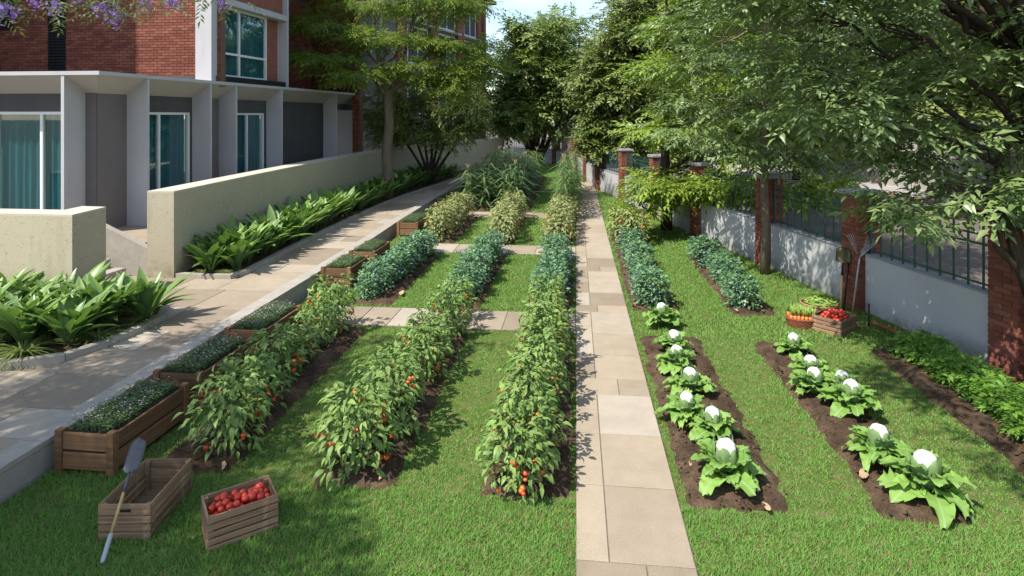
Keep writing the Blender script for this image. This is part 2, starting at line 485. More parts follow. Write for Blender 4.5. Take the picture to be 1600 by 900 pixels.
class MB:
    """collects shapes for one mesh"""
    def __init__(s):
        s.v = []; s.q = []; s.t = []; s.n = 0
    def add(s, V, Q=None, T=None):
        V = np.asarray(V, float)
        if Q is not None and len(Q): s.q.append(np.asarray(Q) + s.n)
        if T is not None and len(T): s.t.append(np.asarray(T) + s.n)
        s.v.append(V); s.n += len(V)
        return s
    def box(s, x0, x1, y0, y1, z0, z1, M4=None, bev=0.0):
        if bev > 0:
            b = min(bev, (x1 - x0) * .45, (y1 - y0) * .45, (z1 - z0) * .45)
            V = []
            for zz, e in ((z0, b), (z0 + b, 0), (z1 - b, 0), (z1, b)):
                V += [(x0 + e, y0 + e, zz), (x1 - e, y0 + e, zz), (x1 - e, y1 - e, zz), (x0 + e, y1 - e, zz)]
            Q = [(3, 2, 1, 0), (12, 13, 14, 15)]
            for k in range(3):
                for i in range(4):
                    j = (i + 1) % 4
                    Q.append((k * 4 + i, k * 4 + j, k * 4 + 4 + j, k * 4 + 4 + i))
        else:
            V = [(x0, y0, z0), (x1, y0, z0), (x1, y1, z0), (x0, y1, z0), (x0, y0, z1), (x1, y0, z1), (x1, y1, z1), (x0, y1, z1)]
            Q = [(3, 2, 1, 0), (4, 5, 6, 7), (0, 1, 5, 4), (1, 2, 6, 5), (2, 3, 7, 6), (3, 0, 4, 7)]
        V = np.array(V, float)
        if M4 is not None:
            A = np.array(M4)
            V = V @ A[:3, :3].T + A[:3, 3]
        return s.add(V, Q)
    def tube(s, pts, rad, n=8, cap=True):
        pts = np.asarray(pts, float)
        k = len(pts)
        rad = np.full(k, rad) if np.isscalar(rad) else np.asarray(rad, float)
        V = []
        ref = np.array([0.31, 0.17, 0.93])
        d0 = pts[min(1, k - 1)] - pts[0]
        if abs(np.dot(d0 / (np.linalg.norm(d0) + 1e-9), ref)) > 0.85:
            ref = np.array([0.93, 0.31, 0.1])
        ang = np.arange(n) * 2 * np.pi / n
        for i in range(k):
            d = pts[min(i + 1, k - 1)] - pts[max(i - 1, 0)]
            d = d / (np.linalg.norm(d) + 1e-9)
            a = np.cross(d, ref); a /= (np.linalg.norm(a) + 1e-9)
            bb = np.cross(d, a)
            V.append(pts[i] + rad[i] * (np.cos(ang)[:, None] * a + np.sin(ang)[:, None] * bb))
        V = np.concatenate(V)
        Q = []
        for i in range(k - 1):
            for j in range(n):
                j2 = (j + 1) % n
                Q.append((i * n + j, i * n + j2, i * n + n + j2, i * n + n + j))
        T = []
        if cap:
            V = np.concatenate([V, pts[:1], pts[-1:]])
            for j in range(n):
                j2 = (j + 1) % n
                T.append((k * n, j2, j)); T.append((k * n + 1, (k - 1) * n + j, (k - 1) * n + j2))
        return s.add(V, Q, T)
    def lathe(s, prof, n=16, c=(0, 0, 0), sx=1, sy=1):
        V = []
        for r, z in prof:
            for j in range(n):
                a = 2 * math.pi * j / n
                V.append((c[0] + r * math.cos(a) * sx, c[1] + r * math.sin(a) * sy, c[2] + z))
        Q = []
        for i in range(len(prof) - 1):
            for j in range(n):
                j2 = (j + 1) % n
                Q.append((i * n + j, i * n + j2, i * n + n + j2, i * n + n + j))
        return s.add(V, Q)
    def prism(s, poly, z0, z1):
        n = len(poly)
        if sum(poly[i][0] * poly[(i + 1) % n][1] - poly[(i + 1) % n][0] * poly[i][1] for i in range(n)) < 0:
            poly = poly[::-1]
        V = [(x, y, z0) for x, y in poly] + [(x, y, z1) for x, y in poly]
        Q = [(i, (i + 1) % n, n + (i + 1) % n, n + i) for i in range(n)]
        T = []
        for a, b_, c in tessellate_polygon([[Vector((x, y, 0)) for x, y in poly]]):
            (ax, ay), (bx, by), (cx, cy) = poly[a], poly[b_], poly[c]
            if (bx - ax) * (cy - ay) - (by - ay) * (cx - ax) < 0: b_, c = c, b_
            T.append((a, c, b_)); T.append((n + a, n + b_, n + c))
        return s.add(V, Q, T)
    def mesh(s, name, mats, smooth=False):
        F = []
        if s.q: F.append(np.concatenate(s.q))
        if s.t: F.append(np.concatenate(s.t))
        return mesh_np(name, np.concatenate(s.v), F, mats, smooth)

def boxmesh(name, dx, dy, dz, mat, bev=0.004, z0=None):
    z = -dz / 2 if z0 is None else z0
    return MB().box(-dx / 2, dx / 2, -dy / 2, dy / 2, z, z + dz, bev=bev).mesh(name, mat)

def basis(pos, D, U, s=(1, 1, 1)):
    """matrix whose local y runs along D and local z near U"""
    D = Vector(D).normalized()
    X = D.cross(Vector(U))
    if X.length < 1e-5: X = D.cross(Vector((1, 0, 0)))
    X.normalize()
    Z = X.cross(D)
    m = Matrix(((X.x * s[0], D.x * s[1], Z.x * s[2], pos[0]), (X.y * s[0], D.y * s[1], Z.y * s[2], pos[1]),
                (X.z * s[0], D.z * s[1], Z.z * s[2], pos[2]), (0, 0, 0, 1)))
    return m

def norm(a):
    return a / (np.linalg.norm(a, axis=-1, keepdims=True) + 1e-9)

def stamp(T, F, P, D, U, L, Wd=None):
    """copies of template (T verts: x side, y along, z normal) placed at P along D"""
    T = np.asarray(T, float); F = np.asarray(F)
    n = len(P)
    L = np.broadcast_to(np.asarray(L, float), (n,))
    Wd = L if Wd is None else np.broadcast_to(np.asarray(Wd, float), (n,))
    D = norm(np.asarray(D, float))
    S = norm(np.cross(D, U))
    N = np.cross(S, D)
    V = (P[:, None, :] + (T[None, :, 1, None] * L[:, None, None]) * D[:, None, :]
         + (T[None, :, 0, None] * Wd[:, None, None]) * S[:, None, :]
         + (T[None, :, 2, None] * L[:, None, None]) * N[:, None, :])
    k = len(T)
    FF = (F[None] + (np.arange(n) * k)[:, None, None]).reshape(-1, F.shape[1])
    return V.reshape(-1, 3), FF

def ordn(i):
    base = ['first', 'second', 'third', 'fourth', 'fifth', 'sixth', 'seventh', 'eighth', 'ninth', 'tenth', 'eleventh', 'twelfth',
            'thirteenth', 'fourteenth', 'fifteenth', 'sixteenth', 'seventeenth', 'eighteenth', 'nineteenth']
    if i < 19: return base[i]
    tens = {2: ('twentieth', 'twenty'), 3: ('thirtieth', 'thirty'), 4: ('fortieth', 'forty'), 5: ('fiftieth', 'fifty'), 6: ('sixtieth', 'sixty')}
    t_, u_ = divmod(i + 1, 10)
    return tens[t_][0] if u_ == 0 else tens[t_][1] + '-' + base[u_ - 1]

# leaf templates
LEAF5 = np.array([(0, 0, 0), (-.2, .42, .05), (0, .5, 0), (.2, .42, .05), (0, 1, -.16)])
LEAF5F = np.array([(0, 2, 1), (0, 3, 2), (1, 2, 4), (2, 3, 4)])

def leaf_template(width=.42, droop=.35, fold=.12, nseg=5, wave=0.0, peak=0.4, tw=0.0, lobes=0):
    V = []; F = []
    for i in range(nseg + 1):
        y = i / nseg
        w = width / 2 * (math.sin(math.pi * min(1, y ** (math.log(.5) / math.log(peak))))) ** 0.8 if 0 < i < nseg else (0.012 if i == 0 else 0.004)
        z = -droop * y * y
        yy = y * (1 - droop * .25 * y)
        a = wave * math.sin(y * 17)
        b = wave * math.sin(y * 14 + 2)
        if lobes and 0 < i < nseg:
            w *= 1 + lobes * (1 if i % 2 else -1)
        V += [(-w, yy, z + fold * w * 2 + a), (0, yy, z), (w, yy, z + fold * w * 2 + b)]
    for i in range(nseg):
        k = i * 3
        F += [(k, k + 1, k + 4, k + 3), (k + 1, k + 2, k + 5, k + 4)]
    return np.array(V), np.array(F)

def spray_template(n, leaflen=.3, width=.15, pinnate=True, droop=.2, seed=0, spread=1.0, curl=.1):
    """a twig with n leaves; unit length, faces tri"""
    rg = np.random.default_rng(seed)
    P = []; D = []; U = []; Ls = []
    for i in range(n):
        y = (0.12 + 0.85 * (i + .5) / n)
        side = 1 if i % 2 else -1
        if i == n - 1:
            d = np.array([rg.normal(0, .2), 1, -.15])
        else:
            ang = rg.uniform(.55, 1.1) * spread
            d = np.array([side * math.sin(ang), math.cos(ang), rg.normal(-.12, .22)])
        P.append((0, y, -droop * y * y)); D.append(d)
        U.append((rg.normal(0, .25), rg.normal(0, .25), 1)); Ls.append(leaflen * rg.uniform(.7, 1.15))
    T = LEAF5.copy(); T[:, 0] *= width / .2 * .5 / .5
    V, F = stamp(T, LEAF5F, np.array(P), np.array(D), np.array(U), np.array(Ls))
    return V, F

# ================================================================== SETTING
def sheet(name, poly, z, mat, kind='structure'):
    V = [(x, y, z) for x, y in poly]
    me = bpy.data.meshes.new(name)
    me.from_pydata(V, [], [list(range(len(V)))])
    me.materials.append(mat)
    o = part(name, me)
    o['kind'] = kind
    return o

sheet('ground', [(-600, -600), (600, -600), (600, 900), (-600, 900)], -0.30, M['far_ground'])

def fence_xy(y):
    ys = [-4, 9.06, 12.06, 15.2, 18.7, 22.4, 26.3, 30.1, 34.0, 38.2, 42.0, 45.6]
    xs = [9.1, 6.05, 5.33, 4.62, 3.70, 2.92, 2.09, 1.19, 0.62, 0.15, -0.15, -0.9]
    return float(np.interp(y, ys, xs))

# lawn
lawn_poly = [(-5.3, 0), (8.3, 0)] + [(fence_xy(y) + .1, y) for y in (4, 9.06, 12.06, 15.2, 18.7, 22.4, 26.3, 30.1, 34, 38.2, 42, 45.6)] + [(-3, 48.8), (-7, 50), (-7, 36), (-5.4, 30), (-5.3, 20)]
sheet('lawn', lawn_poly, 0.0, M['lawn'])

BEDS = [(-4.32, -3.46, 5.72, 10.0), (-2.58, -1.74, 5.66, 10.0), (-0.92, -0.02, 5.66, 10.05),
        (-4.32, -3.46, 11.2, 15.68), (-2.60, -1.74, 11.15, 15.7), (-0.92, -0.03, 11.2, 15.7),
        (-4.32, -3.40, 16.85, 21.35), (-2.60, -1.72, 16.85, 21.35), (-0.92, -0.05, 16.85, 21.35),
        (-4.4, -3.3, 22.7, 28.6), (-2.7, -1.7, 22.7, 28.6), (-0.9, -0.05, 22.7, 28.6),
        (-4.4, -3.3, 29.2, 36), (-2.7, -1.7, 29.2, 36), (-0.9, -0.05, 29.2, 34),
        (1.0, 2.0, 5.68, 10.15), (2.74, 3.56, 5.70, 10.05), (1.0, 1.95, 11.35, 16.7), (2.80, 3.62, 11.3, 16.1),
        (1.02, 1.95, 17.0, 19.2), (4.45, 5.35, 6.0, 10.0)]

def soil_bed(x0, x1, y0, y1, seed):
    nx = 9; ny = max(8, int((y1 - y0) / 0.14))
    rg = np.random.default_rng(seed)
    xs = np.linspace(0, 1, nx); ys = np.linspace(0, 1, ny)
    gx, gy = np.meshgrid(xs, ys)
    prof = np.clip(np.minimum(np.minimum(gx, 1 - gx) * 4, np.minimum(gy, 1 - gy) * (y1 - y0) / (x1 - x0) * 4), 0, 1) ** .6
    h = prof * (0.055 + 0.03 * np.sin(gy * (y1 - y0) * 5 + rg.uniform(0, 6)) + rg.normal(0, .018, gx.shape))
    X = x0 + gx * (x1 - x0) + np.where((gx == 0) | (gx == 1), rg.normal(0, .03, gx.shape), rg.normal(0, .01, gx.shape))
    Y = y0 + gy * (y1 - y0) + np.where((gy == 0) | (gy == 1), rg.normal(0, .04, gx.shape), 0)
    Z = np.where(prof == 0, -0.015, 0.012 + np.clip(h, 0.003, None))
    V = np.stack([X, Y, Z], -1).reshape(-1, 3)
    Q = [(j * nx + i, j * nx + i + 1, j * nx + nx + i + 1, j * nx + nx + i) for j in range(ny - 1) for i in range(nx - 1)]
    me = mesh_np('soil_bed', V, np.array(Q), M['soil'], True)
    o = part('soil_bed', me); o['kind'] = 'structure'

for i, bd in enumerate(BEDS):
    soil_bed(*bd, 100 + i)

# soil clods scattered on the beds: loose crumbs nobody could count
def clods():
    rg = np.random.default_rng(5)
    V8 = np.array([(1, 0, 0), (0, 1, 0), (-1, 0, 0), (0, -1, 0), (0, 0, .8), (0, 0, -.8)])
    F8 = np.array([(0, 1, 4), (1, 2, 4), (2, 3, 4), (3, 0, 4), (1, 0, 5), (2, 1, 5), (3, 2, 5), (0, 3, 5)])
    V = []; F = []; n = 0
    for x0, x1, y0, y1 in BEDS:
        if y0 > 17: continue
        k = int((x1 - x0) * (y1 - y0) * 95)
        for _ in range(k):
            s = rg.uniform(.006, .026) * (1.6 if rg.random() < .08 else 1)
            c = np.array([rg.uniform(x0 + .03, x1 - .03), rg.uniform(y0 + .03, y1 - .03), rg.uniform(.05, .085)])
            V.append(V8 * s * rg.uniform(.6, 1.2, (6, 3)) + c); F.append(F8 + n); n += 6
    me = mesh_np('soil_clods', np.concatenate(V), np.concatenate(F), M['soil'])
    tag(part('soil_clods', me), 'loose brown soil crumbs lying on the planting beds', 'soil', None, 'stuff')
clods()

# ------------------------------------------------------------------ paving
def slab(parent, x0, x1, y0, y1, z, th=0.04, gap=0.006):
    me = MB().box(x0 + gap, x1 - gap, y0 + gap, y1 - gap, z - th, z + random.uniform(-.0015, .0015), bev=0.004).mesh('paving_slab', M['slab'])
    return part('paving_slab', me, parent)

def path_base(name, x0, x1, y0, y1, z, mat):
    me = MB().box(x0, x1, y0, y1, z - 0.3, z - 0.012).mesh(name, mat)
    o = part(name, me); o['kind'] = 'structure'
    return o

mp_ = path_base('garden_path', 0.0, 0.95, 2.0, 33.0, 0.03, M['joint'])
rows = [(3.0, 3.95, 0), (3.95, 4.93, 2), (4.93, 5.95, 1), (5.95, 6.92, 1), (6.92, 7.90, 1), (7.90, 8.38, 2), (8.38, 9.22, 1), (9.22, 10.14, 1), (10.14, 11.22, 1), (11.22, 11.62, 2)]
y = 11.62
k = 0
while y < 32.5:
    h = [0.82, 0.78, 0.95, 0.42, 0.9, 1.0, 0.76][k % 7]
    rows.append((y, y + h, 2 if h < .5 else 1)); y += h; k += 1
for y0, y1, typ in rows:
    if typ == 2:
        xs = 0.56 if int(y0 * 10) % 2 else 0.40
        slab(mp_, 0.0, xs, y0, y1, 0.03); slab(mp_, xs, 0.95, y0, y1, 0.03)
    else:
        slab(mp_, 0.27, 0.95, y0, y1, 0.03)
yy = 2.0
segs = []
cur = None
for y0, y1, typ in rows:            # narrow side strip, its own joints, broken by the full rows
    if typ == 2: cur = None; continue
    segs.append((y0, y1))
for a, b_ in segs:
    if random.random() < .45:
        mid = a + (b_ - a) * random.uniform(.35, .65)
        slab(mp_, 0.0, 0.27, a, mid, 0.03); slab(mp_, 0.0, 0.27, mid, b_, 0.03)
    else:
        slab(mp_, 0.0, 0.27, a, b_, 0.03)

def cross_path(y0, y1, x0, x1, seed):
    o = path_base('cross_path', x0, x1, y0, y1, 0.03, M['joint'])
    rg = random.Random(seed)
    x = x0
    while x < x1 - .2:
        w = rg.choice([.55, .72, .9, .48])
        xe = min(x + w, x1)
        if x1 - xe < .25: xe = x1
        if rg.random() < .4:
            ym = y0 + (y1 - y0) * rg.choice([.38, .5, .62])
            slab(o, x, xe, y0, ym, 0.03); slab(o, x, xe, ym, y1, 0.03)
        else:
            slab(o, x, xe, y0, y1, 0.03)
        x = xe
cross_path(10.12, 11.08, -4.5, -0.004, 1)
cross_path(15.75, 16.78, -4.5, -0.004, 2)
cross_path(21.45, 22.55, -4.5, -0.004, 3)
cross_path(28.7, 29.1, -4.5, -0.004, 4)

PZ = 0.28
# raised left walk: base + slabs; bed openings left out
walk_poly = [(-5.62, 0.5), (-5.62, 22), (-5.7, 28), (-5.9, 33), (-5.9, 44), (-11, 44), (-11, 12.3), (-14, 12.3), (-14, 0.5)]
mb = MB().prism(walk_poly, -0.28, PZ - 0.012)
walk = part('raised_walk', mb.mesh('raised_walk', M['joint'])); walk['kind'] = 'structure'

BED_EDGE = [(-6.84, 11.82), (-6.98, 14.0), (-7.07, 16.2), (-7.12, 19), (-7.13, 22.1), (-6.95, 25), (-6.4, 30), (-5.95, 34)]
NB_EDGE = [(-14.0, 7.15), (-9.5, 7.18), (-8.2, 7.2), (-7.4, 7.26), (-6.98, 7.42), (-6.76, 7.75), (-6.66, 8.3), (-6.63, 9.0), (-6.72, 9.55), (-7.0, 9.85), (-7.5, 9.95), (-8.75, 9.95)]
def in_beds(x, y):
    if y > 11.82:
        if x < np.interp(y, [p[1] for p in BED_EDGE], [p[0] for p in BED_EDGE]): return True
    if 7.2 < y < 9.9 and x < -6.7:
        return True
    return False
rg = random.Random(21)
y = 0.6
while y < 34:
    h = rg.choice([.62, .9, 1.1, .8])
    x = -5.62
    while x > (-11.5 if y < 12 else -7.4):
        w = rg.choice([.62, .9, 1.25, .8, 1.05])
        xe = x - w
        cx, cy = (x + xe) / 2, y + h / 2
        far = y > 20
        if not (in_beds(x - .02, cy) and in_beds(xe, cy)) and not (y > 12 and x < -7.2):
            lim = np.interp(cy, [p[1] for p in BED_EDGE], [p[0] for p in BED_EDGE]) - .05 if y > 11.8 else -20
            slab(walk, max(xe, lim), x, y, y + h, PZ)
        x = xe
    y += h

# low retaining wall of the walk: pale coping stones over a rendered wall
LW = [(-5.28, 1.0), (-5.33, 5.6), (-5.38, 9), (-5.40, 12.5), (-5.45, 16), (-5.54, 18.4), (-5.60, 22), (-5.66, 28), (-5.9, 33)]
def line_at(poly, y):
    return float(np.interp(y, [p[1] for p in poly], [p[0] for p in poly]))
lw = part('retaining_wall', MB().prism([(p[0] - .02, p[1]) for p in LW] + [(p[0] - .24, p[1]) for p in LW[::-1]], -.2, PZ - 0.005).mesh('retaining_wall', M['kerb']))
tag(lw, 'low stone retaining wall with pale coping along the raised walk', 'low wall')
y = 1.0
while y < 32:
    y1 = y + 1.15
    xa, xb = line_at(LW, y), line_at(LW, y1)
    me = MB().prism([(xa, y + .004), (xb, y1 - .004), (xb - .26, y1 - .004), (xa - .26, y + .004)], PZ - 0.004, PZ + 0.045).mesh('coping_stone', M['kerb'])
    part('coping_stone', me, lw)
    y = y1

def kerb_run(name, label, edge, z, w=0.13, h=0.09, step=.6):
    root = thing(name, label, 'kerb', (edge[0][0], edge[0][1], z))
    pts = [Vector((p[0], p[1], 0)) for p in edge]
    o0 = Vector((edge[0][0], edge[0][1], 0))
    # resample
    seglen = [(pts[i + 1] - pts[i]).length for i in range(len(pts) - 1)]
    tot = sum(seglen)
    def at(s):
        for i, l in enumerate(seglen):
            if s <= l or i == len(seglen) - 1:
                return pts[i].lerp(pts[i + 1], min(1, s / l))
            s -= l
    n = max(2, int(tot / step))
    P = [at(tot * i / n) for i in range(n + 1)]
    def nrm(i):
        d = P[min(i + 1, n)] - P[max(i - 1, 0)]
        return Vector((-d.y, d.x, 0)).normalized()
    for i in range(n):
        a, b_ = P[i] - o0, P[i + 1] - o0
        d = (b_ - a).normalized() * .004
        na, nb = nrm(i) * w, nrm(i + 1) * w
        me = MB().prism([((a + d).x, (a + d).y), ((b_ - d).x, (b_ - d).y), ((b_ - d + nb).x, (b_ - d + nb).y), ((a + d + na).x, (a + d + na).y)], -0.05, h).mesh('kerb_stone', M['kerb'])
        part('kerb_stone', me, root)
    return root
kerb_run('bed_kerb', 'curved pale stone kerb round the near leafy bed at left', NB_EDGE, PZ)
kerb_run('bed_kerb', 'long pale stone kerb along the leafy bed under the beige wall', [(-8.2, 11.72), (-7.3, 11.66), (-6.95, 11.74)] + BED_EDGE, PZ)
# bed soil
sheet('bed_soil', [(p[0] - .1 if i > 3 else p[0], p[1] + .1 if i < 6 else p[1] - .1) for i, p in enumerate(NB_EDGE)] + [(-14, 9.8)], PZ + .03, M['soil'])
sheet('bed_soil', [(-8.2, 11.8)] + [(p[0] - .08, p[1] + .05) for p in BED_EDGE] + [(-6.2, 37), (-7.6, 36), (-8.8, 26.8), (-8.7, 19), (-8.25, 11.8)], PZ + .035, M['soil'])

# ------------------------------------------------------------------ grass
def in_any_bed(x, y):
    m = np.zeros(len(x), bool)
    for x0, x1, y0, y1 in BEDS:
        m |= (x > x0 + .05) & (x < x1 - .05) & (y > y0 + .06) & (y < y1 - .06)
    return m
def vnoise(x, y, s, seed):
    rg = np.random.default_rng(seed)
    g = rg.random((64, 64))
    u = x * s; v = y * s
    i = np.floor(u).astype(int); j = np.floor(v).astype(int)
    fx = u - i; fy = v - j
    fx = fx * fx * (3 - 2 * fx); fy = fy * fy * (3 - 2 * fy)
    g_ = lambda a, b_: g[a % 64, b_ % 64]
    return (g_(i, j) * (1 - fx) + g_(i + 1, j) * fx) * (1 - fy) + (g_(i, j + 1) * (1 - fx) + g_(i + 1, j + 1) * fx) * fy
fx_ = np.array([fence_xy(v) for v in np.linspace(0, 50, 200)])
def grass():
    rg = np.random.default_rng(3)
    Ps = []; Ls = []; Ws = []
    for (y0, y1, dens, hh, ww) in ((3.9, 6.2, 9500, .05, .0075), (6.2, 10.1, 6600, .046, .010), (10.1, 17, 2600, .05, .014), (17, 30, 900, .055, .024), (30, 49, 300, .07, .045)):
        xl, xr = (-5.28, 6.9) if y1 < 11 else (-5.3, 6.0)
        n = int((xr - xl) * (y1 - y0) * dens)
        x = rg.uniform(xl, xr, n); yv = rg.uniform(y0, y1, n)
        ok = ~in_any_bed(x, yv)
        ok &= ~((x > 0.016) & (x < 0.936) & (yv < 33))
        for a, b_ in ((10.12, 11.08), (15.75, 16.78), (21.45, 22.55), (28.7, 29.1)):
            ok &= ~((yv > a + .015) & (yv < b_ - .015) & (x > -4.5) & (x < 0))
        ok &= x < np.interp(yv, np.linspace(0, 50, 200), fx_) - .02
        # only what the lens can see, with a margin
        d = -x * .1047 + yv * .9945; la = x * .9945 + yv * .1047
        ok &= np.abs(la) < d * .92 + 1.3
        # thin, worn turf between the beds, lush in the foreground
        nn = vnoise(x, yv, 2.6, 1) * .35 + vnoise(x, yv, 13.0, 2) * .65
        thin = (yv > 5.7) & (yv < 10.1)
        keep = np.where(thin, np.clip((nn - .26) * 2.3, .14, .85), np.clip((nn - .05) * 4, .6, 1))
        ok &= rg.random(n) < keep
        x = x[ok]; yv = yv[ok]
        nn = nn[ok]
        Ps.append(np.stack([x, yv, np.full(len(x), -.003)], -1))
        lush = np.where((yv > 5.7) & (yv < 10.1), .68, 1.0)
        Ls.append(hh * rg.uniform(.55, 1.35, len(x)) * lush * (.75 + .5 * nn))
        Ws.append(ww * rg.uniform(.7, 1.4, len(x)))
    P = np.concatenate(Ps); Ln = np.concatenate(Ls); Wd = np.concatenate(Ws)
    n = len(P)
    a = rg.uniform(0, 2 * np.pi, n); lean = rg.uniform(.25, 1.35, n)
    D = np.stack([np.cos(a) * lean, np.sin(a) * lean, np.ones(n)], -1)
    a2 = a + rg.normal(0, .6, n)
    U = np.stack([-np.cos(a2), -np.sin(a2), np.full(n, .5)], -1)
    T = np.array([(-.5, 0, 0), (.5, 0, 0), (0, 1, -.12)])
    V, F = stamp(T, np.array([(0, 1, 2)]), P, D, U, Ln, Wd)
    o = part('grass', mesh_np('grass', V, F, M['grass']))
    tag(o, 'short green lawn grass growing between the vegetable beds', 'grass', None, 'stuff')
    return n
print('grass blades', grass())

# ================================================================== BRICKWORK
BRICK = {}
def brick_mesh(w, d, h):
    k = (round(w, 3), round(d, 3), round(h, 3))
    if k not in BRICK:
        BRICK[k] = boxmesh('brick', w, d, h, M['brick'], 0.003)
    return BRICK[k]

def brick_face(parent, o, du, width, z0, z1, holes=(), nmax=300, bw=.24, bh=.078, joint=.012, prefer=None):
    """running bond facing on a wall plane; o,du in the parent's coordinates; normal = du rotated -90 (to the right of du is the outside)"""
    du = Vector((du[0], du[1], 0)).normalized()
    ang = math.atan2(du.y, du.x)
    specs = []
    r = 0; z = z0
    while z + bh <= z1 + .001:
        s = -(bw / 2 if r % 2 else 0)
        while s < width:
            a = max(s, 0); b_ = min(s + bw, width)
            cz = z + bh / 2
            iv = [(a, b_)]
            for h0, h1, h2, h3 in holes:
                if h2 < cz < h3:
                    iv = [q for p0, p1 in iv for q in ((p0, min(p1, h0)), (max(p0, h1), p1))]
            for p0, p1 in iv:
                if p1 - p0 > .035: specs.append((p0, p1, cz))
            s += bw
        z += bh; r += 1
    if prefer:
        specs.sort(key=prefer)
    rest = MB()
    for i, (a, b_, cz) in enumerate(specs):
        c = (a + b_) / 2
        pr = random.uniform(0, .006)
        pos = Vector((o[0], o[1], 0)) + du * c + Vector((du.y, -du.x, 0)) * pr
        m4 = Matrix.Translation((pos.x, pos.y, cz)) @ Matrix.Rotation(ang, 4, 'Z')
        if i < nmax:
            part('brick', brick_mesh(b_ - a - joint, .06, bh - joint), parent, m4)
        else:
            w = b_ - a - joint
            rest.box(-w / 2, w / 2, -.03, .03, -(bh - joint) / 2, (bh - joint) / 2, m4)
    if rest.n:
        part('brickwork', rest.mesh('brickwork', M['brick_far']), parent, None, 'stuff')
# same brick for the joined courses, tone picked per brick island instead of per object
m, t, b = new_mat('red_brick_far')
g = node(t, 'NewGeometry')
cr = ramp(t, g.outputs['Random Per Island'], [(0, (0.15, 0.047, 0.034)), (.35, (0.21, 0.062, 0.038)), (.7, (0.26, 0.080, 0.046)), (1, (0.29, 0.098, 0.060))])
f = world_noise(t, 110, 4, .7)
t.links.new(mixc(t, 1.0, cr, ramp(t, f, [(.25, .72), (.75, 1.12)]), 'MULTIPLY'), b.inputs['Base Color'])
b.inputs['Roughness'].default_value = .9
bump(t, b, f, .5, .006)
M['brick_far'] = m

# brick texture for walls too far away to tell the bricks apart
m, t, b = new_mat('far_brick_wall')
g = node(t, 'NewGeometry'); sx = node(t, 'SeparateXYZ'); cx = node(t, 'CombineXYZ')
t.links.new(g.outputs['Position'], sx.inputs[0])
sm = node(t, 'Math', operation='ADD'); t.links.new(sx.outputs[0], sm.inputs[0]); t.links.new(sx.outputs[1], sm.inputs[1])
t.links.new(sm.outputs[0], cx.inputs[0]); t.links.new(sx.outputs[2], cx.inputs[1])
bt = node(t, 'TexBrick')
bt.inputs['Scale'].default_value = 1.0; bt.inputs['Brick Width'].default_value = .25; bt.inputs['Row Height'].default_value = .084; bt.inputs['Mortar Size'].default_value = .008
bt.inputs['Color1'].default_value = rgba((.30, .095, .055)); bt.inputs['Color2'].default_value = rgba((.22, .068, .045)); bt.inputs['Mortar'].default_value = rgba((.17, .10, .075))
t.links.new(cx.outputs[0], bt.inputs['Vector']); t.links.new(bt.outputs['Color'], b.inputs['Base Color']); b.inputs['Roughness'].default_value = .9
M['far_brick'] = m

# ================================================================== FENCE
FY = [6.0, 9.06, 12.06, 15.2, 18.7, 22.4, 26.3, 30.1, 34.0, 38.2, 42.0]
FP = [(fence_xy(v), v) for v in FY] + [(-1.5, 45.6), (-3.6, 48.3), (-6.2, 50.2), (-9.5, 51.2)]
def pillar(i, x, y, ang, near):
    labs = ['brick fence pillar nearest the camera, beyond the right edge', 'red brick pillar at the right edge in front of the forked trunk', 'red brick pillar with the garden tools leaning on it',
            'shaded brick pillar behind the thin grey tree trunk', 'brick pillar left of the thin grey tree trunk', 'brick pillar right behind the short dark tree trunk']
    lab = labs[i] if i < len(labs) else f'{ordn(i)} brick pillar of the fence counted from the right edge'
    root = thing('brick_pillar', lab, 'pillar', (x, y, 0), ang, 'brick pillars along the garden fence')
    S = .46; hh = 2.13; bh = .078; jt = .011; dd = .10
    part('core', MB().box(-S / 2 + .012, S / 2 - .012, -S / 2 + .012, S / 2 - .012, -.25, hh).mesh('core', M['mortar']), root)
    part('cap', MB().box(-S / 2 - .05, S / 2 + .05, -S / 2 - .05, S / 2 + .05, hh, hh + .09, bev=.012).mesh('cap', M['fencecap']), root)
    rest = MB()
    r = 0; z = 0.0
    while z + bh <= hh + .001:
        cz = z + bh / 2
        swap = r % 2
        for side in (-1, 1):
            for k in (-1, 1):
                w = S / 2 - jt
                m4 = Matrix.Rotation(math.pi / 2 * swap, 4, 'Z') @ Matrix.Translation((k * S / 4, side * (S / 2 - dd / 2 + .003) + random.uniform(-.002, .002), cz))
                if near: part('brick', brick_mesh(w, dd, bh - jt), root, m4)
                else: rest.box(-w / 2, w / 2, -dd / 2, dd / 2, -(bh - jt) / 2, (bh - jt) / 2, m4)
            w = S - 2 * dd - jt
            m4 = Matrix.Rotation(math.pi / 2 * swap + math.pi / 2, 4, 'Z') @ Matrix.Translation((0, side * (S / 2 - dd / 2 + .003), cz))
            if near: part('brick', brick_mesh(w, dd, bh - jt), root, m4)
            else: rest.box(-w / 2, w / 2, -dd / 2, dd / 2, -(bh - jt) / 2, (bh - jt) / 2, m4)
        z += bh; r += 1
    if rest.n: part('brickwork', rest.mesh('brickwork', M['brick_far']), root, None, 'stuff')

for i, (x, y) in enumerate(FP):
    j = min(i, len(FP) - 2)
    dx, dy = FP[j + 1][0] - FP[j][0], FP[j + 1][1] - FP[j][1]
    pillar(i, x, y, math.atan2(dy, dx), 1 <= i <= 4)

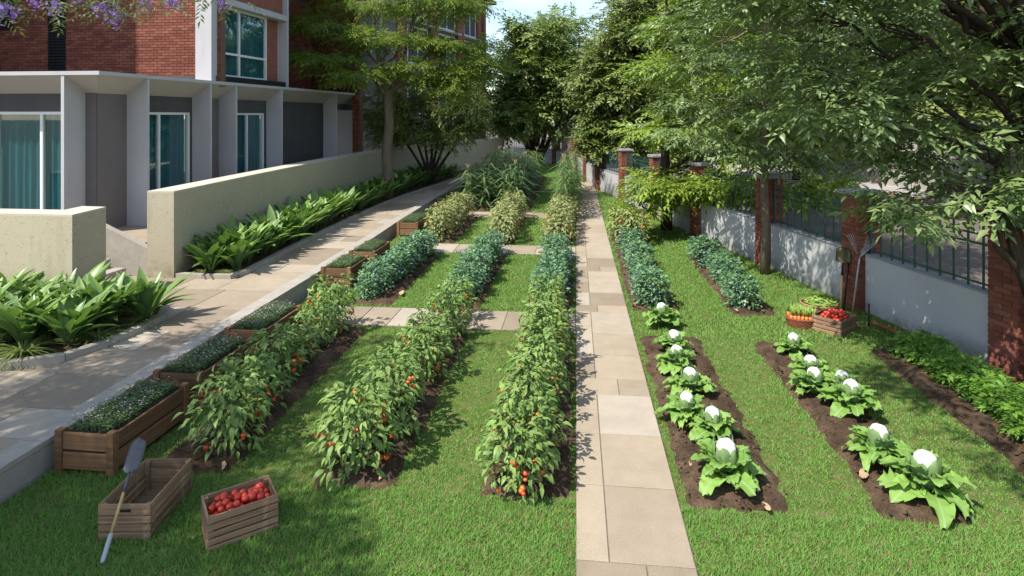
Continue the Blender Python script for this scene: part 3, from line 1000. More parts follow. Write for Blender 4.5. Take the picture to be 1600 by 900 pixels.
RAIL = {}
for i in range(len(FP) - 1):
    (xa, ya), (xb, yb) = FP[i], FP[i + 1]
    Lg = math.hypot(xb - xa, yb - ya); ang = math.atan2(yb - ya, xb - xa)
    where = ['in front of the right edge', 'right of the tool-laden pillar', 'left of the tool-laden pillar', 'behind the thin grey tree trunk'][i] if i < 4 else f'in {ordn(i)} bay of the fence from the right edge'
    w = thing('fence_wall', f'low grey plastered wall {where}', 'low wall', (xa, ya, 0), ang, 'plastered wall bays under the fence')
    a, b_ = .235, Lg - .235
    part('wall_face', MB().box(a, b_, -.09, .09, -.25, 1.04, bev=.006).mesh('wall_face', M['fencewall']), w)
    part('coping', MB().box(a, b_, -.105, .105, 1.041, 1.075, bev=.006).mesh('coping', M['fencecap']), w)
    f = thing('fence_railing', f'green metal railing {where}', 'railing', (xa, ya, 1.075), ang, 'green railings on the fence wall')
    for z in (.06, .64, .78):
        part('rail', MB().box(a, b_, -.009, .009, z, z + .03).mesh('rail', M['greenpaint']), f)
    n = int((b_ - a) / .25)
    key = 'bar'
    if key not in RAIL:
        RAIL[key] = MB().box(-.012, .012, -.012, .012, 0.0, .98, bev=.003).mesh('bar', M['greenpaint'])
        RAIL['post'] = MB().box(-.02, .02, -.02, .02, 0.0, 1.0, bev=.004).mesh('post', M['greenpaint'])
    for k in range(n + 1):
        s = a + .03 + (b_ - a - .06) * k / n
        part('post' if k in (0, n) else 'bar', RAIL['post' if k in (0, n) else 'bar'], f, Matrix.Translation((s, 0, 0)))

# road beyond the fence
nx_, ny_ = .974, .228
def off(d, y):
    # point at offset d outward from the straight fence line, at line ordinate y
    x0 = 6.05 - .234 * (y - 9.06)
    return (x0 + nx_ * d, y + ny_ * d)
sheet('road', [off(.3, -20), off(11.6, -20), off(11.6, 120), off(.3, 120)], -0.12, M['asphalt'])
fk = thing('road_kerb', 'pale kerb of the road beyond the fence', 'kerb', (0, 0, 0))
for k in range(28):
    y = 2 + k * 1.5
    p = [off(11.6, y), off(11.8, y), off(11.8, y + 1.49), off(11.6, y + 1.49)]
    part('kerb_stone', MB().prism(p, -.2, .02).mesh('kerb_stone', M['road_paving']), fk)
sheet('footway', [off(11.8, -20), off(15.6, -20), off(15.6, 120), off(11.8, 120)], 0.012, M['road_paving'])
sheet('footway_band', [off(12.6, -20), off(13.2, -20), off(13.2, 120), off(12.6, 120)], 0.017, M['red_paver'])
bw_ = part('boundary_wall', MB().prism([off(15.6, -10), off(15.85, -10), off(15.85, 60), off(15.6, 60)], -.2, 2.2).mesh('boundary_wall', M['road_paving']))
tag(bw_, 'pale boundary wall on the far side of the road', 'wall')

# ================================================================== BUILDING (left)
TZ = 0.82     # terrace level
A0 = Vector((-10.9, 12.9, 0)); A1 = Vector((-9.84, 27.7, 0))
fd = (A1 - A0).normalized()
fn = Vector((fd.y, -fd.x, 0))          # outward (+X)
ANG = math.atan2(fd.y, fd.x)
house = thing('brick_house', 'red brick apartment house with white fins and canopy', 'house', (A0.x, A0.y, 0))
def hp(name, mb, mat, smooth=False, parent=None, kind=None):
    return part(name, mb.mesh(name, M[mat]), parent or house, None, kind)
def loc(s, o, z=0):
    """house coordinates: s along the right-hand front, o outward"""
    p = fd * s + fn * o
    return (p.x, p.y, z)
MF = Matrix.Rotation(ANG, 4, 'Z') @ Matrix.Diagonal((1, -1, 1, 1))   # local x along facade, local y outward
def fbox(mb, s0, s1, o0, o1, z0, z1):
    V = [loc(s0, o0, z0), loc(s1, o0, z0), loc(s1, o1, z0), loc(s0, o1, z0), loc(s0, o0, z1), loc(s1, o0, z1), loc(s1, o1, z1), loc(s0, o1, z1)]
    Q = [(0, 1, 2, 3), (7, 6, 5, 4), (4, 5, 1, 0), (5, 6, 2, 1), (6, 7, 3, 2), (7, 4, 0, 3)]
    if o1 > o0: Q = [q[::-1] for q in Q]
    return mb.add(V, [q[::-1] for q in Q])
LEN = (A1 - A0).length
ZC0, ZC1 = 4.56, 4.65
# terrace
terr = part('terrace', MB().prism([(-22, 12.35), (-10.6, 12.35), (-9.45, 12.3), (-9.5, 30), (-22, 30)], .2, TZ).mesh('terrace', M['slab'])); terr['kind'] = 'structure'
# canopy slab (L shaped): right wing + left wing
mb = MB(); mb.prism([(-11, 0), (0, 0), tuple(loc(LEN + 1.0, 0)[:2]), tuple(loc(LEN + 1.0, -.75)[:2]), tuple(loc(.8, -.75)[:2]), (-11, .75)], ZC0, ZC1)
hp('canopy', mb, 'white')
# flat roof behind the canopy
hp('roof_terrace', MB().prism([(-11, .74), tuple(loc(.8, -.74)[:2]), tuple(loc(LEN + 1, -.74)[:2]), tuple(loc(LEN + 1, -3)[:2]), (-11, 5)], 4.40, 4.56), 'charcoal')
# sloping soffits
sof = MB()
V = [loc(.0, -.03, ZC0 - .002), loc(LEN + 1, -.03, ZC0 - .002), loc(LEN + 1, -.62, 4.16), loc(.62, -.62, 4.16)]
sof.add(V, [(0, 1, 2, 3)])
sof.add([(-11, .03, ZC0 - .002), (0, .03, ZC0 - .002), loc(.62, -.62, 4.16), (-11, .64, 4.16)], [(0, 1, 2, 3)])
hp('soffit', sof, 'soffit')
# back walls
bwm = MB()
fbox(bwm, .62, 1.55, -.62, -.80, TZ, 4.2)
hp('back_wall', bwm, 'greige')
bwm = MB(); bwm.box(-1.1, -.62, .64, .80, TZ, 4.2); hp('back_wall', bwm, 'greige')
bwm = MB(); bwm.box(-11, -1.1, .66, .82, 3.72, 4.2); hp('lintel', bwm, 'charcoal')
bwm = MB(); bwm.box(-11, -5.6, .66, .82, TZ, 3.72); hp('back_wall', bwm, 'charcoal')
FINS = [(14.4 - 12.9) / fd.y, (16.8 - 12.9) / fd.y, (18.0 - 12.9) / fd.y, (20.6 - 12.9) / fd.y, (24.8 - 12.9) / fd.y, (27.7 - 12.9) / fd.y]
bays = [(FINS[0], FINS[1], 'door'), (FINS[1], FINS[2], 'greige'), (FINS[2], FINS[3], 'door'), (FINS[3], FINS[4], 'charcoal'), (FINS[4], FINS[5], 'open')]
for s0, s1, k in bays:
    if k in ('greige', 'charcoal'):
        hp('back_wall', fbox(MB(), s0, s1, -.62, -.80, TZ, 4.2), k)
    elif k == 'door':
        hp('lintel', fbox(MB(), s0, s1, -.62, -.80, 3.72, 4.2), 'charcoal')
        hp('back_wall', fbox(MB(), s1 - .10, s1, -.62, -.80, TZ, 3.72), 'charcoal')
    else:
        hp('lintel', fbox(MB(), s0, s1, -.62, -.80, 3.9, 4.2), 'charcoal')
        hp('porch_shade_wall', fbox(MB(), s0, s1, -1.8, -1.9, TZ, 4.2), 'black')  # painted black to stand in for the shade inside the open porch
hp('back_wall', fbox(MB(), 1.552, FINS[0], -.62, -.80, TZ, 4.2), 'greige')
# fins
for s in FINS[:5]:
    o = hp('fin', fbox(MB(), s - .035, s + .035, -.615, -.015, TZ, ZC0 - .004), 'white')
for x in (-.93, -4.4, -7.8):
    hp('fin', MB().box(x - .04, x + .04, .015, .635, TZ, ZC0 - .004), 'white')

def glazed(parent_name, s0, s1, z0, z1, place, stiles, rails, curtain=True, label=None, fw=.07, lite=True):
    """a framed glazed unit; place(mb,s0,s1,o0,o1,z0,z1) maps wall coordinates (o=0 is the wall face, negative is inside)"""
    fr_ = MB()
    def cell_edges(a, b_, cuts, w):
        e = [a] + list(cuts) + [b_]
        return e
    place(fr_, s0, s0 + fw, -.10, 0.0, z0, z1); place(fr_, s1 - fw, s1, -.10, 0.0, z0, z1)
    place(fr_, s0 + fw + .0005, s1 - fw - .0005, -.098, -.002, z1 - fw, z1 - .001); place(fr_, s0 + fw + .0005, s1 - fw - .0005, -.098, -.002, z0 + .001, z0 + fw)
    for c in stiles:
        place(fr_, c - fw / 2, c + fw / 2, -.09, -.006, z0 + fw + .0005, z1 - fw - .0005)
    xs = [s0 + fw] + [v for c in stiles for v in (c - fw / 2, c + fw / 2)] + [s1 - fw]
    for zr in rails:
        for k in range(0, len(xs), 2):
            place(fr_, xs[k] + .0005, xs[k + 1] - .0005, -.085, -.01, zr - fw / 2, zr + fw / 2)
    fo = hp(parent_name, fr_, 'whiteframe')
    zs = [z0 + fw] + [v for c in rails for v in (c - fw / 2, c + fw / 2)] + [z1 - fw]
    for k in range(0, len(xs), 2):
        for j in range(0, len(zs), 2):
            hp('pane', place(MB(), xs[k] - .004, xs[k + 1] + .004, -.055, -.049, zs[j] - .004, zs[j + 1] + .004), 'glass', parent=fo)
    if curtain:
        n = int((s1 - s0) / .035)
        V = []
        tmp = MB()
        for i in range(n + 1):
            s = s0 + (s1 - s0) * i / n
            o = -.15 + .03 * math.sin(i * 1.15) + .012 * math.sin(i * .37)
            V.append((s, o))
        cu = MB()
        pts = MB()
        vv = []
        for s, o in V:
            q = MB(); place(q, s, s + .001, o, o + .001, z0 + .02, z1 - .02)
            a = np.concatenate(q.v)
            vv.append(a[0]); vv.append(a[4])
        Q = [(2 * i, 2 * i + 2, 2 * i + 3, 2 * i + 1) for i in range(n)]
        cu.add(np.array(vv), Q)
        co = part('curtain', cu.mesh('curtain', M['teal'], True), fo)
    return fo
P_right = lambda mb, s0, s1, o0, o1, z0, z1: fbox(mb, s0, s1, o0 - .64, o1 - .64, z0, z1)
P_left = lambda mb, s0, s1, o0, o1, z0, z1: mb.box(s0, s1, .67 - o1, .67 - o0, z0, z1)
glazed('door', FINS[0] + .04, FINS[1] - .10, TZ, 3.72, P_right, [FINS[0] + 1.12], [])
glazed('door', FINS[2] + .04, FINS[3] - .14, TZ, 3.72, P_right, [FINS[2] + 1.5], [])
glazed('door', -5.6, -1.1, TZ, 3.72, P_left, [-3.3, -1.85 - .25], [])
# dark room shells behind the glazing
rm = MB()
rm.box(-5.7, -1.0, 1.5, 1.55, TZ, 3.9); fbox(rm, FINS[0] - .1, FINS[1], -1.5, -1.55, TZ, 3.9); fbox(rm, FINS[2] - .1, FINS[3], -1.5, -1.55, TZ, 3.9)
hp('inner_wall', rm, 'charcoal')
# upper storey: brick front facing the camera
BY = 17.25 - A0.y
UX1 = -10.62 - A0.x
bz0, bz1 = 4.6, 8.6
x0b = -8.6
uw = part('upper_wall', MB().box(x0b, UX1 - .02, BY + .02, BY + .30, bz0 - .1, bz1).mesh('upper_wall', M['mortar']), house)
def wx(u):   # where image columns of the photograph were surveyed on that wall
    k = (u - 800) / 950
    r = (k * .9945 - .1047) / (.9945 + k * .1047)
    return r * 17.25 - A0.x
h1 = (wx(-60) - x0b, wx(23) - x0b, 6.30, 8.6)
h2 = (wx(76) - x0b, wx(104) - x0b, 4.5, 8.6)
brick_face(uw, (x0b, BY + .0), (1, 0), UX1 - x0b - .02, bz0, bz1, [h1, h2], 300, .25, .084, .013,
           prefer=lambda q: 0 if (q[2] < 7.1 and q[0] > h2[1] + .9) else 1 + q[2])
hp('window', MB().box(h1[0] + x0b, h1[1] + x0b, BY - .01, BY + .015, h1[2], h1[3]), 'black')
lv = hp('louvre', MB().box(h2[0] + x0b, h2[1] + x0b, BY + .0, BY + .018, bz0, bz1), 'black')
slat = boxmesh('slat', h2[1] - h2[0] - .02, .05, .012, M['black'], .002)
for k in range(44):
    part('slat', slat, lv, Matrix.Translation(((h2[0] + h2[1]) / 2 + x0b, BY - .02, bz0 + .05 + k * .09)) @ Matrix.Rotation(R(-35), 4, 'X'))
hp('gutter_band', MB().box(UX1 - 1.9, UX1 - .05, BY - .09, BY - .035, bz0, bz0 + .22), 'charcoal')
# white bay with the big window, on the right-hand front
S0, S1 = (16.95 - 12.9) / fd.y, (21.2 - 12.9) / fd.y
bay = MB()
fbox(bay, S0, S0 + .30, -.65, -.12, 4.64, 8.6)
hp('bay_frame', bay, 'white')
hp('bay_frame', fbox(MB(), S1 - .12, S1, -.95, -.12, 4.64, 8.6), 'white')
hp('bay_hood', fbox(MB(), S0 + .3, S1 - .12, -.95, -.12, 7.05, 7.25), 'white')
hp('bay_sill', fbox(MB(), S0 + .3, S1 - .12, -.65, -.16, 4.64, 4.84), 'black')
hp('bay_side', fbox(MB(), S1 - 1.0, S1 - .12, -.60, -.50, 4.84, 7.05), 'far_brick')
hp('bay_upper', fbox(MB(), S0 + .3, S1 - .12, -.65, -.3, 7.25, 8.6), 'far_brick')
P_bay = lambda mb, s0, s1, o0, o1, z0, z1: fbox(mb, s0, s1, o0 - .38, o1 - .38, z0, z1)
glazed('window', S0 + .3, S1 - .98, 4.84, 7.05, P_bay, [S0 + 1.75], [5.58], True)
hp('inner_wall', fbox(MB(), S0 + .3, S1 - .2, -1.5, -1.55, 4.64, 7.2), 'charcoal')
# recessed brick wing
RX = -12.2 - A0.x
RY0, RY1 = 21.25 - A0.y, 27.0 - A0.y
rw = part('recess_wall', MB().box(RX - .3, RX - .02, RY0 - 1.5, RY1, bz0 - .1, 9.5).mesh('recess_wall', M['mortar']), house)
brick_face(rw, (RX, RY0 - 1.5), (0, 1), RY1 - RY0 + 1.5, bz0, 8.6, [], 0, .25, .084)
hp('bay_back', MB().box(RX - .3, UX1 + .1, RY0 - .1, RY0 - .03, bz0, 8.6), 'far_brick')
rw = part('return_wall', MB().box(RX, -9.72 - A0.x, RY1 + .02, RY1 + .3, bz0 - .1, 9.5).mesh('return_wall', M['mortar']), house)
brick_face(rw, (RX, RY1), (1, 0), -10.05 - A0.x - RX, bz0, 9.4, [], 200, .25, .084)
pl_ = part('brick_pilaster', MB().box(-10.05 - A0.x, -9.72 - A0.x, RY1 - .38, RY1 + .02, TZ, 10.5).mesh('brick_pilaster', M['mortar']), house)
brick_face(pl_, (-10.05 - A0.x, RY1 - .41), (1, 0), .33, TZ, 10.4, [], 150, .165, .084)
wing = hp('added_shade_wing', MB().box(-12, -18.05 - A0.x, 12.9 - A0.y, BY - .02, 4.7, 15.6), 'far_brick')  # unseen tall wing with windows, added off frame to shade the brick front
for zz in (5.6, 8.4, 11.2):
    for yy_ in (.7, 2.5):
        part('window', MB().box(-18.06 - A0.x, -18.02 - A0.x, yy_, yy_ + 1.1, zz, zz + 1.5).mesh('window', M['black']), wing)
# house body behind so no view shows a hollow shell
hp('house_body', MB().box(-11, RX - .35, BY + .35, RY1 + 3, bz0 - .2, 9.3), 'mortar')
hp('house_roof', MB().box(-11.2, RX + 2.2, BY - .1, RY1 + 3.2, 9.31, 9.5), 'charcoal')

# ------------------------------------------------------------------ far apartment block
FB0 = Vector((-9.75, 30.0, 0)); FB1 = Vector((-6.5, 42.5, 0))
gd = (FB1 - FB0).normalized(); gn = Vector((gd.y, -gd.x, 0))
block = thing('apartment_block', 'far white and brick apartment block behind the left trees', 'apartment block', tuple(FB0))
def gbox(s0, s1, o0, o1, z0, z1, mat, name, parent=None):
    mb = MB()
    def lc(s, o, z):
        p = gd * s + gn * o
        return (p.x, p.y, z)
    V = [lc(s0, o0, z0), lc(s1, o0, z0), lc(s1, o1, z0), lc(s0, o1, z0), lc(s0, o0, z1), lc(s1, o0, z1), lc(s1, o1, z1), lc(s0, o1, z1)]
    mb.add(V, [(0, 1, 2, 3), (7, 6, 5, 4), (4, 5, 1, 0), (5, 6, 2, 1), (6, 7, 3, 2), (7, 4, 0, 3)])
    return part(name, mb.mesh(name, M[mat]), parent or block)
BL = (FB1 - FB0).length
gbox(0, BL, -6, -.02, .2, 11.3, 'white', 'wall')
for s in (1.6, 5.2, 8.8, 12.0, BL - .5):
    gbox(s - .45, s + .45, -.02, .22, .2, 11.5, 'far_brick', 'brick_strip')
for s0, s1 in ((2.3, 4.6), (5.9, 8.2), (9.5, 11.4), (12.7, BL - 1.1)):
    for z in (.9, 3.7, 6.5, 8.9):
        fo = gbox(s0, s1, -.01, .07, z, z + 2.1, 'whiteframe', 'window')
        mid = (s0 + s1) / 2
        gbox(s0 + .1, mid - .05, .071, .076, z + .1, z + 2.0, 'darkglass' if 'darkglass' in M else 'charcoal', 'pane', fo)
        gbox(mid + .05, s1 - .1, .071, .076, z + .1, z + 2.0, 'darkglass' if 'darkglass' in M else 'charcoal', 'pane', fo)
        gbox(s0 - .1, s1 + .1, -.01, .5, z + 2.2, z + 2.3, 'white', 'sunshade')
gbox(-.3, BL + .5, -6.3, .8, 11.5, 11.75, 'charcoal', 'roof')
gbox(-.0, 1.1, -.02, .12, .2, 11.3, 'greige', 'corner_panel')

# ------------------------------------------------------------------ beige garden walls
def beige_block(name, label, poly, z0, z1):
    w = part(name, MB().prism(poly, z0, z1).mesh(name, M['beige']))
    tag(w, label, 'garden wall')
    cp = part('coping', MB().prism([(x, y) for x, y in poly], z1 + .0005, z1 + .035).mesh('coping', M['beige_top']), w)
    return w
beige_block('beige_wall', 'short beige roughcast wall behind the near leafy bed', [(-16, 9.72), (-8.70, 9.70), (-8.83, 10.62), (-9.35, 10.66), (-9.3, 10.2), (-16, 10.22)], -.2, 1.86)
out = [(-8.22, 11.7), (-8.50, 15.5), (-8.69, 19.0), (-8.82, 23), (-8.82, 26.8), (-8.45, 31), (-7.66, 36.0), (-6.16, 40.2), (-5.2, 43)]
inn = [(-5.6, 43.3), (-6.6, 40.5), (-8.15, 36.2), (-8.97, 31.1), (-9.34, 26.8), (-9.35, 23), (-9.22, 19), (-9.03, 15.5), (-8.78, 11.66)]
beige_block('beige_wall', 'long beige roughcast wall curving away between the house and the walk', out + inn, -.2, 2.03)
# steps and raking side wall
st = thing('garden_steps', 'pale stone steps climbing left between the two beige walls', 'steps', (-9.2, 11.3, PZ))
for k in range(3):
    part('step', MB().box(-1.6 - .0 - .3 * k - .0, -.1 - .34 * k, -.62, .42, 0 - .02 * 0 + .18 * k + .001 * k, .18 * (k + 1), bev=.008).mesh('step', M['kerb']), st)
rk = MB()
V = [(.85, .52, 0), (-1.3, .52, 0), (-1.3, .52, 1.15), (-1.0, .52, 1.15), (.85, .52, .32), (.85, .68, 0), (-1.3, .68, 0), (-1.3, .68, 1.15), (-1.0, .68, 1.15), (.85, .68, .32)]
rk.add(V, [(0, 4, 3, 1), (5, 6, 8, 9), (4, 9, 8, 3), (0, 5, 9, 4), (3, 8, 7, 2), (1, 2, 7, 6)], [(1, 3, 2), (6, 7, 8)])
part('side_wall', rk.mesh('side_wall', M['kerb']), st)

# ================================================================== TREES
def wiggle(a, b_, k, amp, rg, sag=0.0):
    a = np.asarray(a, float); b_ = np.asarray(b_, float)
    t_ = np.linspace(0, 1, k)[:, None]
    P = a + (b_ - a) * t_
    P[1:-1] += rg.normal(0, amp, (k - 2, 3))
    P[:, 2] += sag * np.sin(np.pi * t_[:, 0])
    return P

def tree(name, label, base, trunk, blobs, spray, slen, nper, leaf, bark, seed, limbs=True, flat=.35, droop=-.1, group=None,
         sub=(9, .42), keep_objs=None, shell=.55, stems=None, dens=1.7, scale=1.0):
    """trunk: list of (x,y,z,r) in tree space; blobs: (x,y,z,rx,ry,rz,weight, trunk index)"""
    rg = np.random.default_rng(seed)
    root = thing(name, label, 'tree', base, 0, group)
    root.scale = (scale,) * 3
    tm = MB()
    trunk = np.array(trunk, float)
    tm.tube(trunk[:, :3], trunk[:, 3], 12)
    for st_ in (stems or []):
        st_ = np.array(st_, float)
        tm.tube(st_[:, :3], st_[:, 3], 9)
    Ps = []; Ds = []; Us = []; Ls = []
    br = MB()
    for bl in blobs:
        c = np.array(bl[:3]); r = np.array(bl[3:6]); wgt = bl[6]
        ti = int(bl[7]) if len(bl) > 7 else len(trunk) - 2
        src = trunk[ti, :3]; sr = trunk[ti, 3]
        if limbs:
            lp = wiggle(src, c, 7, .05 * np.linalg.norm(c - src), rg, .1 * np.linalg.norm(c - src))
            br.tube(lp, np.linspace(sr * .5, .018, 7), 7)
        K = max(3, int(sub[0] * wgt))
        for k in range(K):
            d = norm(rg.normal(0, 1, 3))
            d[2] *= .9
            sc = c + d * r * rg.uniform(shell, 1.0)
            if limbs and rg.random() < .8:
                m0 = lp[rg.integers(2, 7)]
                sp_ = wiggle(m0, sc, 5, .04 * np.linalg.norm(sc - m0), rg, .06)
                br.tube(sp_, np.linspace(.016, .004, 5), 5, False)
            n = max(4, int(nper * wgt / K * rg.uniform(.6, 1.4) * dens))
            rs = r.mean() * sub[1]
            off_ = rg.normal(0, 1, (n, 3)) * np.array([rs, rs, rs * flat]) * .62
            P = sc + off_
            D = norm(off_ * np.array([1, 1, .5]) + .55 * norm(P - c) * np.array([1, 1, .4]) * rs + rg.normal(0, .22 * rs, (n, 3)))
            D[:, 2] += droop + rg.normal(0, .18, n)
            Ps.append(P); Ds.append(norm(D)); Us.append(np.stack([rg.normal(0, .3, n), rg.normal(0, .3, n), np.ones(n)], -1)); Ls.append(slen * rg.uniform(.65, 1.25, n))
    P = np.concatenate(Ps); D = np.concatenate(Ds); U = np.concatenate(Us); Ln = np.concatenate(Ls)
    part('trunk', tm.mesh('trunk', M[bark], True), root)
    if br.n:
        part('branches', br.mesh('branches', M[bark], True), root)
    sel = np.zeros(len(P), bool)
    if keep_objs is not None:
        sc_ = keep_objs(P + np.array(base))
        idx = np.argsort(sc_)[:250]
        sel[idx] = True
        Vt, Ft = spray
        sm_ = mesh_np('leaf_spray', Vt, Ft, M[leaf])
        for i in idx:
            part('leaf_spray', sm_, root, basis(P[i], D[i], U[i], (Ln[i],) * 3))
    q = ~sel
    V, F = stamp(spray[0], spray[1], P[q] - D[q] * Ln[q][:, None] * .5 if False else P[q], D[q], U[q], Ln[q])
    part('crown', mesh_np('crown', V, F, M[leaf]), root, None, 'stuff')
    return root

SP_BIG = spray_template(7, .44, .19, droop=.3, seed=1)
SP_MID = spray_template(8, .42, .17, droop=.25, seed=2)
SP_DENSE = spray_template(9, .40, .24, droop=.15, seed=3, spread=1.2)
SP_FEATHER = spray_template(13, .30, .13, droop=.3, seed=4, spread=1.2)

def S(blobs, jit=0):
    return blobs

# near tree at the right edge (large pointed leaves)
tree('ash_tree', 'dark forked tree at the right edge with large pointed pale green leaves', (5.85, 8.35, 0),
     [(0.05, 0, -.1, .17), (.0, 0, .6, .15), (-.05, .0, 1.35, .14), (.05, .05, 2.2, .12), (.0, .1, 3.2, .11), (-.1, .15, 4.4, .09), (-.2, .2, 5.6, .05)],
     [(-1.25, -.3, 2.62, .95, .7, .30, .8, 2), (-.9, .1, 3.25, 1.0, .9, .5, 1.0, 3), (-2.2, .5, 3.9, 1.2, 1.0, .6, 1.2, 4), (-.4, -.5, 4.0, 1.1, .9, .6, 1.1, 4),
      (-2.4, .9, 5.0, 1.4, 1.2, .8, 1.3, 4), (-.6, .5, 5.2, 1.6, 1.4, .9, 1.4, 5), (.4, .2, 3.1, .8, .8, .45, .7, 3), (.3, -.3, 2.35, .55, .6, .35, .45, 2), (.8, -.2, 4.4, 1.3, 1.2, .9, 1.4, 4), (-.2, .6, 6.3, 1.6, 1.4, .8, 1.3, 5), (1.2, .8, 5.8, 1.5, 1.3, .9, 1.2, 4),
      (-3.0, -.6, 5.7, 1.1, 1.0, .6, .9, 5), (-1.3, -1.2, 5.9, 1.4, 1.2, .7, .9, 5), (-3.9, 1.2, 6.9, 1.2, 1.1, .4, 1.0, 5), (-2.6, 2.3, 6.9, 1.2, 1.1, .4, 1.0, 5), (-3.1, -.1, 6.8, 1.1, 1.0, .4, .9, 5), (-1.6, 3.0, 7.1, 1.2, 1.1, .4, .9, 5), (-3.6, 2.9, 7.2, 1.1, 1.0, .4, .8, 5), (-4.6, -2.5, 6.3, .9, .9, .35, .4, 5), (-4.3, -4.6, 6.4, .8, .8, .35, .35, 5)],  # later high blobs are out of view, added to shade fence wall and lawn
     SP_BIG, .37, 260, 'leaf_near', 'dark_bark', 31, dens=1.12, flat=.26, keep_objs=lambda P: (P[:, 2] - 2.2) ** 2 + .35 * (P[:, 0] - 4.6) ** 2 + .3 * (P[:, 1] - 8) ** 2, sub=(9, .40),
     stems=[[(-.05, 0, 1.2, .11), (-.25, -.05, 1.75, .095), (-.45, -.1, 2.25, .075), (-.8, -.2, 2.6, .05), (-1.3, -.3, 2.75, .025)]])

# thin grey trunk behind it
tree('slender_tree', 'slender tree with a straight grey trunk in front of the shaded brick pillar', (4.28, 14.4, 0),
     [(0, 0, -.1, .105), (.02, 0, 1.2, .088), (-.03, 0, 2.6, .08), (0, .05, 4, .07), (.05, .1, 5.6, .06), (0, .1, 7.2, .03)],
     [(-.2, -.5, 2.75, 1.3, 1.0, .4, .7, 2), (1.2, -.6, 2.7, 1.1, 1.0, .35, .6, 2), (-1.0, 0, 3.6, 1.6, 1.3, .7, 1.1, 3), (1.3, .2, 3.9, 1.6, 1.4, .8, 1.1, 3), (-.9, .2, 5.3, 1.8, 1.5, 1.0, 1.2, 4),
      (1.2, .3, 5.8, 1.9, 1.5, 1.0, 1.2, 4), (0, .2, 7.3, 2.0, 1.8, 1.1, 1.3, 5), (2.6, 0, 4.8, 1.3, 1.2, .8, .8, 4), (3.4, 0, 6.4, 1.8, 1.5, 1.2, .9, 5)],
     SP_MID, .42, 330, 'leaf_near', 'bark', 32, dens=1.0, flat=.26)

# bright layered tree
tree('layered_tree', 'bright green layered tree on the lawn with a short dark trunk', (2.85, 19.7, 0),
     [(0, 0, -.1, .19), (.02, 0, .8, .17), (-.05, 0, 1.8, .15), (0, .05, 3.2, .12), (.05, .1, 5, .09), (0, 0, 6.8, .05), (0, 0, 8, .02)],
     [(-.1, -1.0, 1.6, 1.25, 1.0, .45, .9, 1), (1.5, -.8, 1.3, 1.2, 1.1, .42, .9, 1), (1.2, -1.4, 1.75, 1.2, 1.0, .35, .7, 1), (3.0, -1.2, 1.45, 1.2, 1.0, .32, .8, 1), (4.2, -1.0, 1.6, 1.0, .9, .3, .5, 1), (-.9, -1.2, 1.0, .7, .7, .28, .45, 1), (3.6, -.6, 3.4, 1.3, 1.2, .5, .8, 2),
      (2.4, 0, 2.6, 1.5, 1.3, .45, .9, 2), (.4, -.8, 3.5, 1.6, 1.4, .45, 1.1, 3), (2.3, 0, 4.2, 1.7, 1.5, .5, 1.0, 3), (.8, -.6, 5.0, 1.7, 1.5, .5, 1.2, 4), (2.6, 0, 5.6, 1.6, 1.5, .6, 1.0, 4), (1.0, 0, 6.4, 1.6, 1.5, .55, 1.0, 4), (1.6, 0, 7.6, 1.9, 1.7, .6, 1.2, 5), (1.8, .2, 8.8, 1.6, 1.5, .6, .9, 5)],
     SP_MID, .52, 290, 'leaf_bright', 'dark_bark', 33, flat=.22, dens=1.25)

# dark dense tree by the fence in the middle distance
tree('dense_tree', 'dark olive dense tree leaning over the fence right of the path', (3.0, 30.6, 0),
     [(0, 0, -.2, .26), (-.05, 0, 1.0, .24), (-.1, 0, 2.0, .21), (-.3, 0, 3.6, .17), (-.2, 0, 5.6, .12), (0, 0, 8, .07), (0, 0, 10, .03)],
     [(-1.6, -.4, 3.0, .9, 1.2, 1.4, .7, 2), (-1.5, 0, 5.0, 1.4, 1.6, 1.3, 1.1, 3), (-.6, -.6, 4.6, 1.8, 1.7, 1.2, 1.1, 3), (1.6, 0, 4.6, 2.2, 2, 1.5, 1.1, 3), (-.5, 0, 7.2, 1.6, 1.8, 1.4, 1.2, 4), (.2, -.5, 7.0, 2.1, 2, 1.4, 1.2, 4),
      (2.4, 0, 7.2, 2.2, 2, 1.6, 1.1, 4), (.5, 0, 9.3, 1.5, 1.9, 1.3, 1.1, 5), (1.7, 0, 9.6, 1.9, 2, 1.3, 1.1, 5), (1.0, 0, 11.2, 1.6, 1.6, 1.0, .8, 5), (3.2, .3, 9.4, 1.8, 1.8, 1.3, .8, 5), (-1.7, -.5, 2.3, .6, .8, .8, .5, 2), (-1.2, -.8, 3.2, 1.1, 1.1, 1.0, .8, 2), (.9, -.8, 3.6, 1.4, 1.2, 1.0, .8, 2), (-1.9, 0, 6.0, 1.0, 1.2, 1.0, .7, 4), (-.6, -.9, 2.3, 1.0, .9, .6, .6, 2), (1.2, -1.0, 2.5, 1.2, 1.0, .7, .7, 2)],
     SP_DENSE, .62, 480, 'leaf_dark', 'dark_bark', 34, dens=1.25, flat=.7, shell=.65,
     stems=[[(-.1, 0, 1.8, .16), (-.9, -.1, 2.9, .11), (-1.8, -.2, 4.2, .06)], [(-.1, 0, 1.6, .15), (.7, 0, 2.9, .11), (1.7, 0, 4.3, .06)]])

